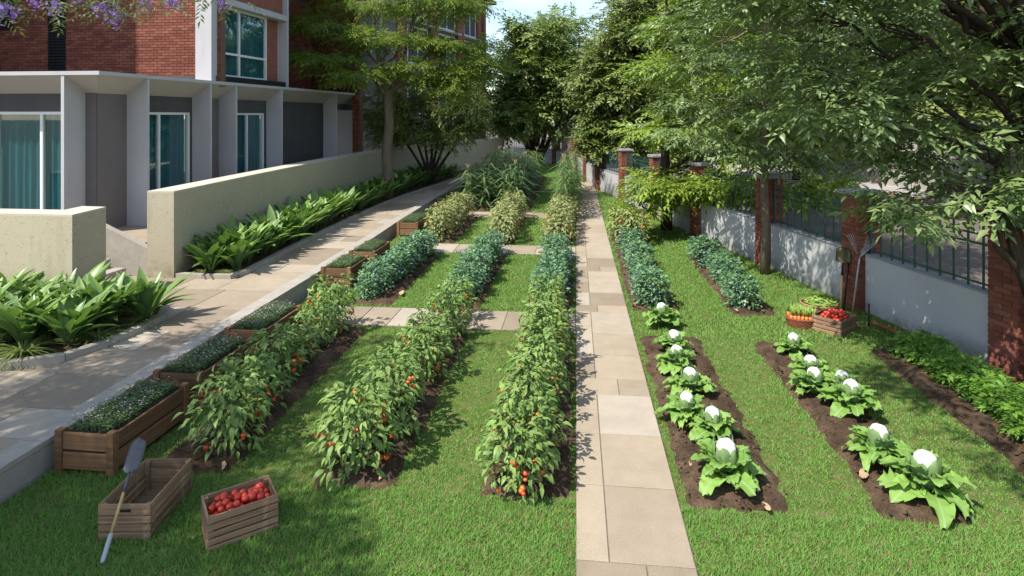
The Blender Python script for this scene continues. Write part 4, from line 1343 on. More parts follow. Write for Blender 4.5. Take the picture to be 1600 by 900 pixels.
# far centre tree with several stems, and its paler neighbour
ms_ = [[(0, 0, 0, .3), (dx * .4, 0, 1.2, .2), (dx, dy, 3.2, .15), (dx * 1.8, dy, 5.5, .08)] for dx, dy in ((-1.4, 0), (-.6, .4), (.9, 0), (1.6, .3))]
tree('spreading_tree', 'wide many-stemmed tree at the far end behind the corn', (-2.95, 45.0, -.1),
     [(0, 0, -.3, .35), (0, 0, 1.4, .3), (.1, 0, 3.4, .24), (0, 0, 6, .16), (0, 0, 9, .09), (0, 0, 11, .04)],
     [(-3.2, -1, 4.2, 1.9, 2, 1.4, 1, 2), (-.6, -1.5, 4.1, 2.0, 2, 1.3, 1.1, 2), (2.3, -1, 4.4, 2.0, 2, 1.5, 1.1, 2), (-3.4, 0, 7.0, 2.1, 2, 1.6, 1.2, 3), (0, -1, 7.0, 2.4, 2.2, 1.7, 1.3, 3), (3.2, 0, 7.0, 2.0, 2, 1.6, 1.1, 3),
      (-2.2, 0, 9.4, 2.1, 2, 1.4, 1.1, 4), (1.2, 0, 10, 2.4, 2.2, 1.5, 1.2, 4), (-.3, 0, 11.6, 1.7, 1.6, 1.0, .8, 4), (3.6, 0, 9.0, 1.6, 1.6, 1.2, .8, 4), (4.6, -.6, 5.0, 1.3, 1.4, 1.4, .8, 3), (-1.6, -1, 5.6, 1.8, 1.7, 1.2, 1, 3), (1.6, -1.2, 5.7, 1.8, 1.7, 1.2, 1, 3), (0, -.6, 8.6, 2, 2, 1.3, 1, 4)],
     SP_DENSE, .95, 420, 'leaf_ficus', 'dark_bark', 35, scale=.9, dens=1.0, flat=.7, shell=.65, stems=ms_)
tree('distant_tree', 'tall hazy tree rising behind the far fence', (-1.2, 66, -.1),
     [(0, 0, -.3, .35), (0, 0, 3, .3), (.2, 0, 6, .22), (0, 0, 10, .14), (0, 0, 13, .06), (0, 0, 14, .03)],
     [(-3, 0, 6, 2.8, 2.5, 2.2, 1, 2), (2.2, 0, 6, 3, 2.5, 2.2, 1, 2), (-1.8, 0, 10, 3, 2.5, 2.2, 1.1, 3), (2, 0, 10.2, 2.8, 2.5, 2, 1, 3), (0, 0, 13.2, 2.4, 2.2, 1.7, 1, 4)],
     SP_DENSE, 1.1, 260, 'leaf_ficus', 'bark', 36, flat=.75, shell=.65)

# feathery tree in the left bed
tree('feathery_tree', 'light green feathery tree with a bare curved trunk in the left bed', (-7.62, 23.9, PZ),
     [(.05, 0, -.1, .24), (.1, 0, .8, .215), (.0, 0, 1.7, .20), (.12, 0, 3.0, .185), (.05, 0, 4.2, .17), (-.25, 0, 5.3, .11), (-.5, 0, 7, .06), (-.6, 0, 8.4, .03)],
     [(-2.2, -.6, 5.7, 1.6, 1.3, .28, 1.0, 4), (-.6, -1.0, 4.9, 1.3, 1.1, .25, .7, 4), (1.7, -.5, 5.2, 1.6, 1.4, .3, 1.0, 4), (2.9, 0, 6.3, 1.5, 1.3, .35, 1.0, 4), (-2.4, 0, 7.0, 1.7, 1.4, .3, .9, 5), (.4, -.5, 6.5, 1.8, 1.5, .35, 1.1, 5),
      (2.3, 0, 7.6, 1.9, 1.5, .4, 1.2, 5), (-.6, 0, 8.0, 2.0, 1.6, .4, 1.1, 6), (1.8, 0, 9.0, 2.0, 1.7, .5, 1.1, 6), (2.6, .4, 4.6, 1.2, 1.2, .6, .9, 4), (3.3, .2, 5.4, 1.0, 1.1, .5, .8, 4)],
     SP_FEATHER, .62, 260, 'leaf_feather', 'bark', 37, dens=1.35, flat=.16, droop=-.05,
     stems=[[(.08, 0, 4.0, .13), (.5, 0, 5.0, .11), (.8, 0, 6.2, .08), (1.2, 0, 7.6, .04)]])
# dark many stemmed tree behind it
ms_ = [[(0, 0, 0, .10), (dx * .35, dy * .4, .9, .075), (dx, dy, 2.2, .05), (dx * 1.6, dy * 1.5, 3.6, .025)] for dx, dy in ((-1.3, 0), (-.8, .3), (-.25, -.2), (.35, .2), (.8, -.1), (1.35, .1))]
tree('multi_stem_tree', 'dark many-stemmed small tree under the beige wall in the left bed', (-7.05, 29.0, PZ),
     [(0, 0, -.1, .14), (0, 0, .7, .09), (.1, .1, 1.9, .06), (.05, 0, 3.2, .04), (0, 0, 4.8, .02)],
     [(-1.9, -.2, 2.6, 1.0, 1.0, .8, .9, 2), (-.5, -.6, 3.0, 1.2, 1.1, .8, 1.0, 2), (1.0, -.3, 2.8, 1.1, 1.1, .9, 1.0, 2), (-1.3, 0, 4.3, 1.2, 1.1, .9, 1.0, 3), (.6, 0, 4.4, 1.3, 1.2, 1.0, 1.1, 3), (1.9, 0, 3.6, .9, 1, .9, .8, 3), (-2.2, 0, 3.6, .8, 1, .7, .6, 3), (1.7, .4, 4.9, 1.1, 1.1, .9, .8, 3)],
     SP_MID, .48, 240, 'leaf_ficus', 'dark_bark', 38, flat=.6, stems=ms_)

# jacaranda outside the frame on the left, its blossom tips hanging in
JB = (-9.6, 2.5, PZ)
jr = tree('jacaranda_tree', 'purple flowering tree whose branch tips hang in at the top left', JB,
     [(0, 0, -.1, .24), (.1, 0, 1.2, .21), (0, .1, 2.6, .19), (.3, .2, 4.2, .15), (.6, .3, 5.6, .10), (.7, .3, 7, .05)],
     [(.2, .3, 5.7, 1.5, 1.4, .5, .8, 3), (2.2, -.3, 5.9, 1.3, 1.2, .45, .85, 3), (1.5, 2.0, 6.0, 1.5, 1.3, .5, .8, 3), (2.8, -1.4, 6.2, 1.5, 1.3, .5, 1.0, 3), (1.6, -1.2, 6.6, 1.5, 1.3, .5, .9, 3), (-1.6, 0, 6, 1.6, 1.6, .6, .7, 3),
      (.5, -2.0, 6.0, 1.6, 1.5, .6, .7, 3), (1.0, .5, 7.4, 2.2, 2, .6, .8, 4)],
     SP_FEATHER, .55, 200, 'leaf_jac', 'bark', 39, dens=2.0, flat=.2, droop=-.15)
def petal_cluster(seed):
    rg = np.random.default_rng(seed)
    n = 34
    P = norm(rg.normal(0, 1, (n, 3))) * rg.uniform(.02, .14, (n, 1)) * np.array([1, 1, 1.25])
    T, F = leaf_template(.8, .25, .2, 2)
    Vs = []; Fs = []; k = 0
    for p in P:
        ax = norm(p + rg.normal(0, .05, 3) + np.array([0, 0, -.03]))
        a = norm(np.cross(ax, rg.normal(0, 1, 3))); b2 = np.cross(ax, a)
        D = np.array([a * math.cos(q) + b2 * math.sin(q) + ax * .6 for q in np.arange(5) * 2 * math.pi / 5])
        V, FF = stamp(T, F, np.repeat(p[None], 5, 0), D, np.repeat(ax[None], 5, 0) + .01, .035)
        Vs.append(V); Fs.append(FF + k); k += len(V)
    return mesh_np('flower_cluster', np.concatenate(Vs), np.concatenate(Fs), M['purple'])
FC = [petal_cluster(i) for i in range(3)]
def ray(u, v, dist):
    k = (u - 800) / 950 * dist
    c_, s_ = .99455, .10469
    return np.array([k * c_ - dist * s_, k * s_ + dist * c_, 3.6 - (v - 182) / 950 * dist])
rg = np.random.default_rng(77)
tw = MB(); LP = []; LD = []; LU = []
TIPS = [((-6.91, 6.71, 4.86), 1.35), ((-6.55, 6.75, 4.98), .8), ((-6.31, 6.78, 4.92), .9), ((-5.73, 6.84, 4.90), 1.05), ((-5.58, 6.86, 4.80), 1.2), ((-5.23, 6.89, 4.99), .9), ((-4.9, 6.93, 4.97), .9), ((-4.3, 6.99, 4.97), .85), ((-6.04, 6.81, 5.05), .8)]
for i, (p, sc) in enumerate(TIPS):
    p = np.array(p) - np.array(JB)
    src = np.array([.6, .4, 5.5]) if i % 2 else np.array([1.6, 1.6, 5.7])
    tw.tube(wiggle(src, p + np.array([0, 0, .12]), 7, .05, rg, .25), np.linspace(.045, .006, 7), 6)
    part('flower_cluster', FC[i % 3], jr, Matrix.Translation(p) @ Matrix.Rotation(i, 4, 'Z') @ Matrix.Scale(sc * .8, 4))
    for k in range(9):
        q = p + np.array([rg.normal(0, .28), rg.normal(0, .25), rg.uniform(.0, .3)])
        LP.append(q); LD.append((rg.normal(0, 1), rg.normal(0, 1), -.35)); LU.append((rg.normal(0, .3), rg.normal(0, .3), 1))
part('branch_tips', tw.mesh('branch_tips', M['bark'], True), jr)
V, F = stamp(SP_FEATHER[0], SP_FEATHER[1], np.array(LP), np.array(LD), np.array(LU), .34)
part('hanging_foliage', mesh_np('hanging_foliage', V, F, M['leaf_jac']), jr, None, 'stuff')

for i, (x, y, sc_, lab) in enumerate([(7.4, 25.5, .85, 'dark street tree outside the fence behind the bright layered tree')]):
    tree('street_tree', lab, (x, y, -.1), [(0, 0, -.2, .22), (0, 0, 1.8, .2), (.1, 0, 3.6, .15), (0, 0, 6, .1), (0, 0, 8, .04)],
         [(-2.0, 0, 4.2, 1.9, 1.8, 1.2, 1, 2), (.4, -.8, 4.0, 2.0, 1.8, 1.1, 1, 2), (2.2, 0, 4.4, 1.9, 1.8, 1.3, 1, 2), (-1.5, 0, 6.6, 2.2, 2, 1.5, 1.1, 3), (1.6, 0, 6.8, 2.2, 2, 1.5, 1.1, 3), (0, 0, 8.8, 2.2, 2, 1.4, 1, 3)],
         SP_DENSE, .62, 330, 'leaf_dark', 'dark_bark', 60 + i, flat=.6, group='dark street trees outside the fence', shell=.6, scale=sc_)
# trees across the road, seen through the gaps
for i, (x, y, lab) in enumerate([(15.5, 24, 'rounded tree across the road, beyond the tool-laden pillar'), (12.5, 36, 'rounded tree across the road, beyond the bright layered tree'), (24, 24, 'rounded tree across the road at the far right'), (9.5, 48, 'rounded tree across the road, beyond the dark olive tree'), (20, 36, 'rounded tree standing well back across the road')]):
    tree('roadside_tree', lab, (x, y, 0), [(0, 0, -.2, .28), (0, 0, 2, .24), (.1, 0, 4, .18), (0, 0, 7, .1), (0, 0, 9, .04)],
         [(-2.2, 0, 4.6, 2, 2, 1.4, 1, 2), (.4, -.8, 4.2, 2.2, 2, 1.3, 1, 2), (2.4, 0, 4.8, 2, 2, 1.5, 1, 2), (-1.5, 0, 7, 2.3, 2, 1.6, 1.1, 3), (1.6, 0, 7.2, 2.3, 2, 1.6, 1.1, 3), (0, 0, 9.2, 2.2, 2, 1.4, 1, 3)],
         SP_DENSE, .85, 260, ['leaf_dark', 'leaf_ficus'][i % 2], 'dark_bark', 50 + i, flat=.7, group='rounded trees across the road', shell=.65)
# ================================================================== CROPS
ROWL = {0: 'in the left tomato row beside the planters', 1: 'in the middle tomato row', 2: 'in the tomato row along the path'}
def mat_leaf_variants(name, mat, n, **kw):
    out = []
    for i in range(n):
        a = dict(kw)
        a['droop'] = kw.get('droop', .4) * (.6 + .8 * i / max(1, n - 1))
        T, F = leaf_template(**a)
        out.append(mesh_np(name, T, F, M[mat], True))
    return out

TOM_LEAF = mat_leaf_variants('leaf', 'tomato_leaf', 4, width=.46, droop=.55, fold=.16, nseg=4, peak=.36)
TOM_T, TOM_F = leaf_template(width=.46, droop=.5, fold=.16, nseg=3, peak=.36)
def tri(F):
    return np.concatenate([F[:, [0, 1, 2]], F[:, [0, 2, 3]]])
TOM_FT = tri(TOM_F)
ICO_V = None
def ball(name, r, mat, n=10, flat=.9, dimple=True):
    prof = []
    k = 7
    for i in range(k + 1):
        a = math.pi * i / k
        rr = math.sin(a) * r; z = -math.cos(a) * r * flat
        if dimple and i == k: z -= r * .12
        prof.append((max(rr, .0005), z))
    return MB().lathe(prof, n).mesh(name, mat, True)
TOMATO = ball('tomato', .034, M['fruit_orange'])
def calyx_mesh(r):
    T, F = leaf_template(.5, .35, .1, 2)
    D = np.array([(math.cos(q), math.sin(q), .12) for q in np.arange(5) * 2 * math.pi / 5])
    V, FF = stamp(T, F, np.zeros((5, 3)), D, np.array([[0, 0, 1.]] * 5), r)
    return mesh_np('calyx', V, FF, M['stem'])
CALYX = calyx_mesh(.026)

def bush_points(rg, n, Rr, H, inner=.62, low=.06):
    az = rg.uniform(0, 2 * np.pi, n)
    h = low + (1 - low) * rg.beta(1.35, 1.05, n)
    prof = np.sin(np.pi * np.clip(.24 + .56 * h, 0, 1)) ** .7
    lump = 1 + .20 * np.sin(az * 3 + rg.uniform(0, 6)) + .16 * np.sin(az * 5 + h * 7) + rg.normal(0, .07, n)
    r = Rr * prof * lump * rg.uniform(inner, 1.0, n)
    P = np.stack([r * np.cos(az), r * np.sin(az), h * H * (1 + .06 * np.sin(az * 2))], -1)
    D = np.stack([np.cos(az), np.sin(az), rg.normal(-.02, .38, n) + .6 * (h - .5)], -1)
    D[:, :2] += rg.normal(0, .45, (n, 2))
    U = np.stack([np.cos(az) * .4 + rg.normal(0, .25, n), np.sin(az) * .4 + rg.normal(0, .25, n), np.ones(n)], -1)
    return P, norm(D), U

TOM_VAR = []
for vi in range(5):
    rg = np.random.default_rng(300 + vi)
    P, D, U = bush_points(rg, 330, .38, .90, .8)
    pick = P[:, 2] > -1
    outer = []
    for i in range(170):
        outer.append((int(rg.integers(0, 4)), basis(P[i], D[i], U[i], (rg.uniform(.088, .16),) * 3)))
    P2, D2, U2 = bush_points(rg, 230, .35, .86, .4)
    V, F = stamp(TOM_T, TOM_FT, np.concatenate([P[170:], P2]), np.concatenate([D[170:], D2]), np.concatenate([U[170:], U2]), rg.uniform(.07, .13, 390))
    fol = mesh_np('foliage', V, F, M['tomato_leaf'], True)
    sm = MB()
    for k in range(9):
        a = k * 2.4
        e = np.array([math.cos(a) * .24, math.sin(a) * .24, rg.uniform(.5, .85)])
        sm.tube(wiggle((math.cos(a) * .02, math.sin(a) * .02, -.02), e, 5, .02, rg), np.linspace(.011, .004, 5), 5, False)
    stm = sm.mesh('stem', M['stem'], True)
    fr = []
    for k in range(8):
        a = rg.uniform(0, 6.28); h = rg.choice([rg.uniform(.12, .35), rg.uniform(.35, .8)])
        rr = .39 * math.sin(math.pi * (.2 + .7 * h)) ** .7
        for q in range(int(rg.integers(1, 4))):
            fr.append((Matrix.Translation((rr * math.cos(a) + rg.normal(0, .03), rr * math.sin(a) + rg.normal(0, .03), max(.05, h * .9 + rg.normal(0, .035)))), rg.uniform(.7, 1.12)))
    TOM_VAR.append((outer, fol, stm, fr))

def tomato_plant(x, y, sc, rz, v, label):
    r = thing('tomato_plant', label, 'tomato plant', (x, y, .03), rz, 'tomato plants growing in three rows')
    r.scale = (sc[0] * .94, sc[0] * .94, sc[1])
    outer, fol, stm, fr = TOM_VAR[v]
    part('stem', stm, r); part('foliage', fol, r, None, 'stuff')
    for k, m4 in outer: part('leaf', TOM_LEAF[k], r, m4)
    for m4, s_ in fr:
        t_ = part('tomato', TOMATO, r, m4 @ Matrix.Scale(s_, 4))
        part('calyx', CALYX, t_, Matrix.Translation((0, 0, .028)))
rg = np.random.default_rng(40)
trow = [[(-3.70, 6.2, .92, .92), (-3.88, 6.85, .88, .86), (-3.98, 7.7, .86, .78), (-4.04, 8.4, .76, .68), (-4.02, 9.05, .74, .72), (-4.05, 9.75, .95, 1.0)],
        [(-2.22, 5.98, 0.96, 0.90), (-2.12, 6.65, 0.94, 0.95), (-2.18, 7.35, 0.86, 0.83), (-2.1, 8.15, 0.91, 0.83), (-2.15, 8.95, 0.86, 0.77), (-2.1, 9.75, 0.86, 0.81), (-2.1, 10.55, 0.82, 0.81)],
        [(-.58, 5.82, 0.83, 0.77), (-.5, 6.35, 0.83, 0.85), (-.55, 6.95, 0.82, 0.85), (-.45, 7.5, 0.84, 0.90), (-.5, 8.1, 0.86, 0.88), (-.42, 8.7, 0.86, 0.90), (-.5, 9.3, 0.86, 0.85), (-.48, 9.95, 0.84, 0.85), (-.5, 10.65, 0.82, 0.85)]]
for ri, rw_ in enumerate(trow):
    for i, (x, y, sx_, sz_) in enumerate(rw_):
        tomato_plant(x, y, (sx_, sz_), rg.uniform(0, 6.28), (ri * 2 + i) % 5, f'{ordn(i)} tomato bush from the camera {ROWL[ri]}')

def joined_bush(name, seed, n, Rr, H, leaf, mat, T=LEAF5, F=LEAF5F, inner=.4, width=1.0):
    rg = np.random.default_rng(seed)
    P, D, U = bush_points(rg, n, Rr, H, inner, .05)
    Tt = np.array(T, float).copy(); Tt[:, 0] *= width
    V, FF = stamp(Tt, F, P, D, U, leaf * rg.uniform(.7, 1.25, n))
    return mesh_np(name, V, FF, M[mat])

def stem_mesh(seed, Rr, H, mat='wood_stem'):
    rg = np.random.default_rng(seed)
    sm = MB()
    for k in range(7):
        a = k * 2.4
        sm.tube(wiggle((0, 0, -.02), (math.cos(a) * Rr * .6, math.sin(a) * Rr * .6, H * rg.uniform(.6, .9)), 4, .02, rg), np.linspace(.012, .004, 4), 5, False)
    return sm.mesh('stem', M[mat], True)

# blueberries
BB = []
for v in range(4):
    rg = np.random.default_rng(500 + v)
    n = 26
    P, D, U = bush_points(rg, n * 3, .30, .50, .9, .15)
    mb = MB()
    for k in range(n):
        for q in range(3):
            c = P[k] + rg.normal(0, .014, 3)
            mb.lathe([(.001, -.011), (.010, -.005), (.011, .004), (.001, .011)], 5, c)
    BB.append((joined_bush('foliage', 510 + v, 900, .29, .50, .070, 'berry_leaf', width=1.5), stem_mesh(520 + v, .28, .5), mb.mesh('berries', M['berry'])))
def berry_bush(x, y, s, v, rz, label):
    r = thing('blueberry_bush', label, 'blueberry bush', (x, y, .03), rz, 'blueberry bushes growing in rows')
    r.scale = (s, s, s * 1.05)
    a, b_, c = BB[v]
    part('foliage', a, r, None, 'stuff'); part('stem', b_, r); part('berries', c, r, None, 'stuff')
rg = np.random.default_rng(41)
for (x, y0, y1, n, lab) in ((-3.98, 11.55, 15.6, 9, 'in the row beside the planters'), (-2.18, 11.45, 15.7, 9, 'in the middle row left of the path'), (-.48, 11.45, 15.8, 9, 'in the row along the left side of the path'),
                            (1.42, 11.7, 16.6, 10, 'in the row along the right side of the path'), (3.2, 11.75, 16.0, 9, 'in the row nearest the fence')):
    for i in range(n):
        berry_bush(x + rg.normal(0, .05), y0 + (y1 - y0) * i / (n - 1) + rg.normal(0, .05), rg.uniform(.78, 1.25), i % 4, rg.uniform(0, 6), f'{ordn(i)} blueberry bush from the camera {lab}')

# peppers
PP = [(joined_bush('foliage', 530 + v, 620, .40, .85, .105, 'pepper_leaf', TOM_T, TOM_FT, .45), stem_mesh(540 + v, .35, .8, 'stem')) for v in range(4)]
def pepper(x, y, s, v, rz, label):
    r = thing('pepper_plant', label, 'pepper plant', (x, y, .03), rz, 'yellow-green pepper bushes')
    r.scale = (s, s, s)
    part('foliage', PP[v][0], r, None, 'stuff'); part('stem', PP[v][1], r)
    rgg = np.random.default_rng(int(x * 100 + y * 10) % 9999)
    for k in range(4):
        a = rgg.uniform(0, 6.28)
        part('pepper_fruit', TOMATO, r, Matrix.Translation((.38 * math.cos(a), .38 * math.sin(a), rgg.uniform(.15, .6))))
for (x, y0, y1, n, lab) in ((-3.95, 17.3, 21.2, 7, 'in the row beside the sixth planter'), (-2.12, 17.2, 21.3, 7, 'in the middle row left of the path'), (-.45, 17.1, 21.3, 7, 'in the row along the left side of the path'), (1.45, 17.3, 19.0, 3, 'in the short row right of the path')):
    for i in range(n):
        pepper(x + rg.normal(0, .05), y0 + (y1 - y0) * i / (n - 1), rg.uniform(.92, 1.15), i % 4, rg.uniform(0, 6), f'{ordn(i)} pepper bush from the camera {lab}')

# corn
CT, CF = leaf_template(width=.105, droop=1.35, fold=.15, nseg=7, peak=.35)
CORN = []
for v in range(4):
    rg = np.random.default_rng(560 + v)
    n = 22
    h = np.linspace(.12, 1.95, n); a = np.arange(n) * 2.65 + rg.normal(0, .35, n)
    P = np.stack([0 * h, 0 * h, h], -1)
    D = np.stack([np.cos(a), np.sin(a), rg.uniform(.7, 1.5, n)], -1)
    V, F = stamp(CT, CF, P, D, np.array([[0, 0, 1.]] * n) - D * .3, rg.uniform(.42, .68, n), rg.uniform(.65, .95, n))
    st_ = MB().tube([(0, 0, -.02), (.01, 0, 1), (0, .02, 2.0)], [.016, .014, .007], 6)
    ta = MB()
    for k in range(7):
        aa = k * .9
        ta.tube([(0, .02, 1.95), (.05 * math.cos(aa), .02 + .05 * math.sin(aa), 2.12), (.12 * math.cos(aa), .02 + .12 * math.sin(aa), 2.22)], [.008, .009, .004], 4)
    CORN.append((mesh_np('leaf_blades', V, F, M['corn_leaf'], True), st_.mesh('stalk', M['stem'], True), ta.mesh('tassel', M['corn_tassel'])))
rg = np.random.default_rng(43)
ROWN = ['left corn row', 'middle corn row', 'corn row along the path']
cnt = 0
for ri, (x0, y0, y1, n, sub_) in enumerate(((-3.85, 23.0, 35.5, 46, 2), (-2.5, 22.9, 35.5, 46, 2), (-.28, 20.9, 30.0, 36, 2))):
    for i in range(n):
        y = y0 + (y1 - y0) * i / n
        x = x0 + (.22 if i % 2 else -.22) * (1.6 if ri == 0 else 1) * (.7 if ri == 2 else 1) + rg.normal(0, .06)
        lab = f'{ordn(i)} corn stalk from the camera in the {ROWN[ri]}'
        r = thing('corn_stalk', lab, 'corn plant', (x, y, .03), rg.uniform(0, 6.28), f'corn stalks of the {ROWN[ri]}')
        s_ = rg.uniform(.85, 1.08) * (.95 if ri == 2 else .82)
        r.scale = (.78, .78, s_) if ri == 2 else (.95, .95, s_)
        a, b_, c = CORN[cnt % 4]; cnt += 1
        part('leaf_blades', a, r); part('stalk', b_, r)
        if cnt % 3 == 0: part('tassel', c, r)

# cauliflowers
def lobed_leaf(seed, nseg=12, width=.8, droop=.5, peak=.66, cup=.25, wav=.05, petiole=.22, arch=.10):
    rg = np.random.default_rng(seed)
    V = []; Q = []
    us = (-1, -.68, -.34, 0, .34, .68, 1)
    ph = rg.uniform(0, 6, 4)
    for i in range(nseg + 1):
        y = i / nseg
        if y < petiole:
            w = .055 + .05 * (y / petiole) ** 2
        else:
            q = (y - petiole) / (1 - petiole)
            w = width / 2 * max(.12, math.sin(math.pi * min(.999, .12 + .86 * q ** .85))) ** .55
            if i == nseg: w *= .55
        wl = w * (1 + .16 * math.sin(i * 2.1 + ph[0]) + rg.uniform(-.08, .08)) if y > petiole else w
        wr = w * (1 + .16 * math.sin(i * 2.3 + ph[1]) + rg.uniform(-.08, .08)) if y > petiole else w
        z = -droop * y ** 2.2 + arch * math.sin(y * 3.1)
        yy = y - droop * .3 * y * y
        for u in us:
            ww = wl if u < 0 else wr
            zz = z + cup * w * abs(u) ** 1.6
            if y > petiole:
                zz += wav * abs(u) ** 2 * math.sin(i * 1.75 + ph[2 if u < 0 else 3]) + rg.uniform(-.4, .4) * wav * (abs(u) > .5)
                if u == 0: zz -= .012
            V.append((ww * u, yy + (.05 * abs(u) * (1 if y > .5 else .2) * (0 if i < nseg else -1.6)) + rg.uniform(-.012, .012) * (abs(u) == 1), zz))
    n = len(us)
    for i in range(nseg):
        for j in range(n - 1):
            k = i * n + j
            Q.append((k, k + 1, k + n + 1, k + n))
    return np.array(V), np.array(Q)
CL = []
for i in range(5):
    V, Q = lobed_leaf(600 + i, nseg=16, width=.64, droop=.12 + .13 * i, cup=.24, wav=.085)
    CL.append(mesh_np('leaf', V, Q, M['caul_leaf'], True))
CW = []
for i in range(3):
    V, Q = lobed_leaf(620 + i, nseg=8, width=.66, droop=-.05, cup=.36, wav=.03, petiole=.05, arch=-.06)
    CW.append(mesh_np('wrapper_leaf', V, Q, M['caul_wrap'], True))
def curd_mesh(seed):
    rg = np.random.default_rng(seed)
    n, k = 28, 13
    ph = rg.uniform(0, 6, 8)
    V = []; Q = []
    for i in range(k + 1):
        a = math.pi * .62 * i / k
        for j in range(n):
            t_ = 2 * math.pi * j / n
            r = .098 * (1 + .05 * math.sin(7 * t_ + ph[0] + a * 4) * math.sin(6 * a + ph[1]) + .03 * math.sin(13 * t_ + ph[2]) * math.sin(11 * a + ph[3]) + .03 * math.sin(3 * t_ + ph[4]))
            V.append((r * math.sin(a) * math.cos(t_), r * math.sin(a) * math.sin(t_), r * math.cos(a) * .9))
    for i in range(k):
        for j in range(n):
            j2 = (j + 1) % n
            Q.append((i * n + j, i * n + n + j, i * n + n + j2, i * n + j2))
    return mesh_np('curd', np.array(V), np.array(Q), M['curd'], True)
CURD = [curd_mesh(i) for i in range(4)]
def cauliflower(x, y, s, rz, seed, tilt, label):
    rg = np.random.default_rng(seed)
    r = thing('cauliflower', label, 'cauliflower', (x, y, .04), rz, 'white headed cauliflowers growing on soil beds')
    r.scale = (s, s, s)
    part('stalk', MB().tube([(0, 0, -.04), (0, 0, .2)], [.03, .035], 7).mesh('stalk', M['stem'], True), r)
    part('curd', CURD[seed % 4], r, Matrix.Translation((0, 0, .305)) @ Matrix.Rotation(tilt, 4, 'X') @ Matrix.Diagonal((.88, .88, .95, 1)))
    for k in range(7):
        a = k * 2 * math.pi / 7 + rg.uniform(-.25, .25)
        d = Vector((math.cos(a), math.sin(a), 0))
        p = d * .078 + Vector((0, 0, .11))
        l_ = .245 * rg.uniform(.82, 1.15)
        part('wrapper_leaf', CW[k % 3], r, basis(p, d * .18 + Vector((0, 0, 1)), -d + Vector((0, 0, .2)), (l_ * rg.uniform(.55, .8), l_, l_)))
    n = 24
    for k in range(n):
        a = k * 2.399 + rg.uniform(-.25, .25)
        d = Vector((math.cos(a), math.sin(a), 0))
        ring = k / n
        el = 1.3 - .95 * ring + rg.uniform(-.22, .22)
        z = .13 - .09 * ring
        l_ = .24 + .10 * ring + rg.uniform(-.05, .05)
        part('leaf', CL[int(rg.integers(0, 5))], r, basis(d * .05 + Vector((0, 0, z)), d + Vector((0, 0, math.tan(max(.1, min(el, 1.25))))), Vector((rg.normal(0, .15), rg.normal(0, .15), 1)) - d * .3, (l_ * rg.uniform(.85, 1.15), l_, l_)))
c1 = [(1.46, 6.12, 1.06), (1.50, 6.92, .9), (1.28, 7.25, .9), (1.44, 7.92, .95), (1.40, 8.72, .9), (1.46, 9.32, .92), (1.46, 10.62, .95)]
for i, (x, y, s) in enumerate(c1):
    cauliflower(x, y, s, i * 1.3, 700 + i, R(-8), f'{ordn(i)} cauliflower from the camera in the bed beside the path')
c2 = [(3.24, 6.05, 1.12), (3.10, 6.62, 1.0), (3.30, 7.72, 1.0), (3.36, 8.12, .85), (3.02, 8.12, .92), (3.14, 8.55, .9), (3.22, 9.45, .85)]
for i, (x, y, s) in enumerate(c2):
    cauliflower(x, y, s, i * 1.7 + .5, 720 + i, R(-8), f'{ordn(i)} cauliflower from the camera in the outer bed towards the fence')

# ferny carrot tops in the bed by the fence
FT, FF_ = spray_template(9, .46, .25, droop=.35, seed=9, spread=1.2)
FERN = []
for v in range(4):
    rg = np.random.default_rng(740 + v)
    n = 120
    P, D, U = bush_points(rg, n, .27, .36, .35, .12)
    V, F = stamp(FT, FF_, P - D * .06, D, U, rg.uniform(.13, .23, n))
    sk = MB()
    for k_ in range(0, n, 3):
        sk.tube([(0, 0, 0), P[k_] * .55 + np.array([0, 0, .05]), P[k_]], [.005, .004, .002], 4, False)
    FERN.append((mesh_np('fronds', V, F, M['fern_leaf']), sk.mesh('root_crown', M['stem'], True)))
rg = np.random.default_rng(46)
for i in range(20):
    y = 6.15 + i * .185
    r = thing('carrot_plant', f'{ordn(i)} ferny carrot plant from the camera in the shaded bed under the fence', 'carrot plant', (5.12 + rg.normal(0, .05) - .04 * (y - 8), y, .03), rg.uniform(0, 6), 'ferny carrot plants under the fence')
    s = rg.uniform(.78, 1.1); r.scale = (s, s, s * .9)
    part('fronds', FERN[i % 4][0], r, None, 'stuff'); part('root_crown', FERN[i % 4][1], r)

# ================================================================== LEAFY BEDS
LL = mat_leaf_variants('leaf', 'lily_leaf', 5, width=.225, droop=.40, fold=.18, nseg=7, peak=.45)
LLT, LLF = leaf_template(width=.225, droop=.38, fold=.18, nseg=4, peak=.45)
def lily(x, y, s, seed, label, near=True, n=28):
    rg = np.random.default_rng(seed)
    r = thing('leafy_clump', label, 'leafy plant', (x, y, PZ + .03), rg.uniform(0, 6), 'broad leaved clumps in the raised beds')
    r.scale = (s, s, s)
    a = np.arange(n) * 2.399 + rg.normal(0, .3, n)
    el = rg.uniform(.95, 4.2, n)
    D = norm(np.stack([np.cos(a), np.sin(a), el], -1))
    P = np.stack([np.cos(a) * .05, np.sin(a) * .05, rg.uniform(0, .06, n)], -1)
    U = np.stack([-np.cos(a) * el, -np.sin(a) * el, np.ones(n)], -1)
    Ls = rg.uniform(.48, .80, n)
    sm = MB()
    for i in range(n):
        e = P[i] + D[i] * .2 * Ls[i]
        sm.tube([P[i], e], [.008, .006], 4, False)
    part('leaf_stalks', sm.mesh('leaf_stalks', M['stem']), r)
    if near:
        for i in range(n):
            part('leaf', LL[int(rg.integers(0, 5))], r, basis(P[i] + D[i] * .10 * Ls[i], D[i], U[i], (Ls[i],) * 3))
    else:
        V, F = stamp(LLT, tri(LLF), P + D * .10 * Ls[:, None], D, U, Ls)
        part('foliage', mesh_np('foliage', V, F, M['lily_leaf'], True), r, None, 'stuff')
rg = np.random.default_rng(47)
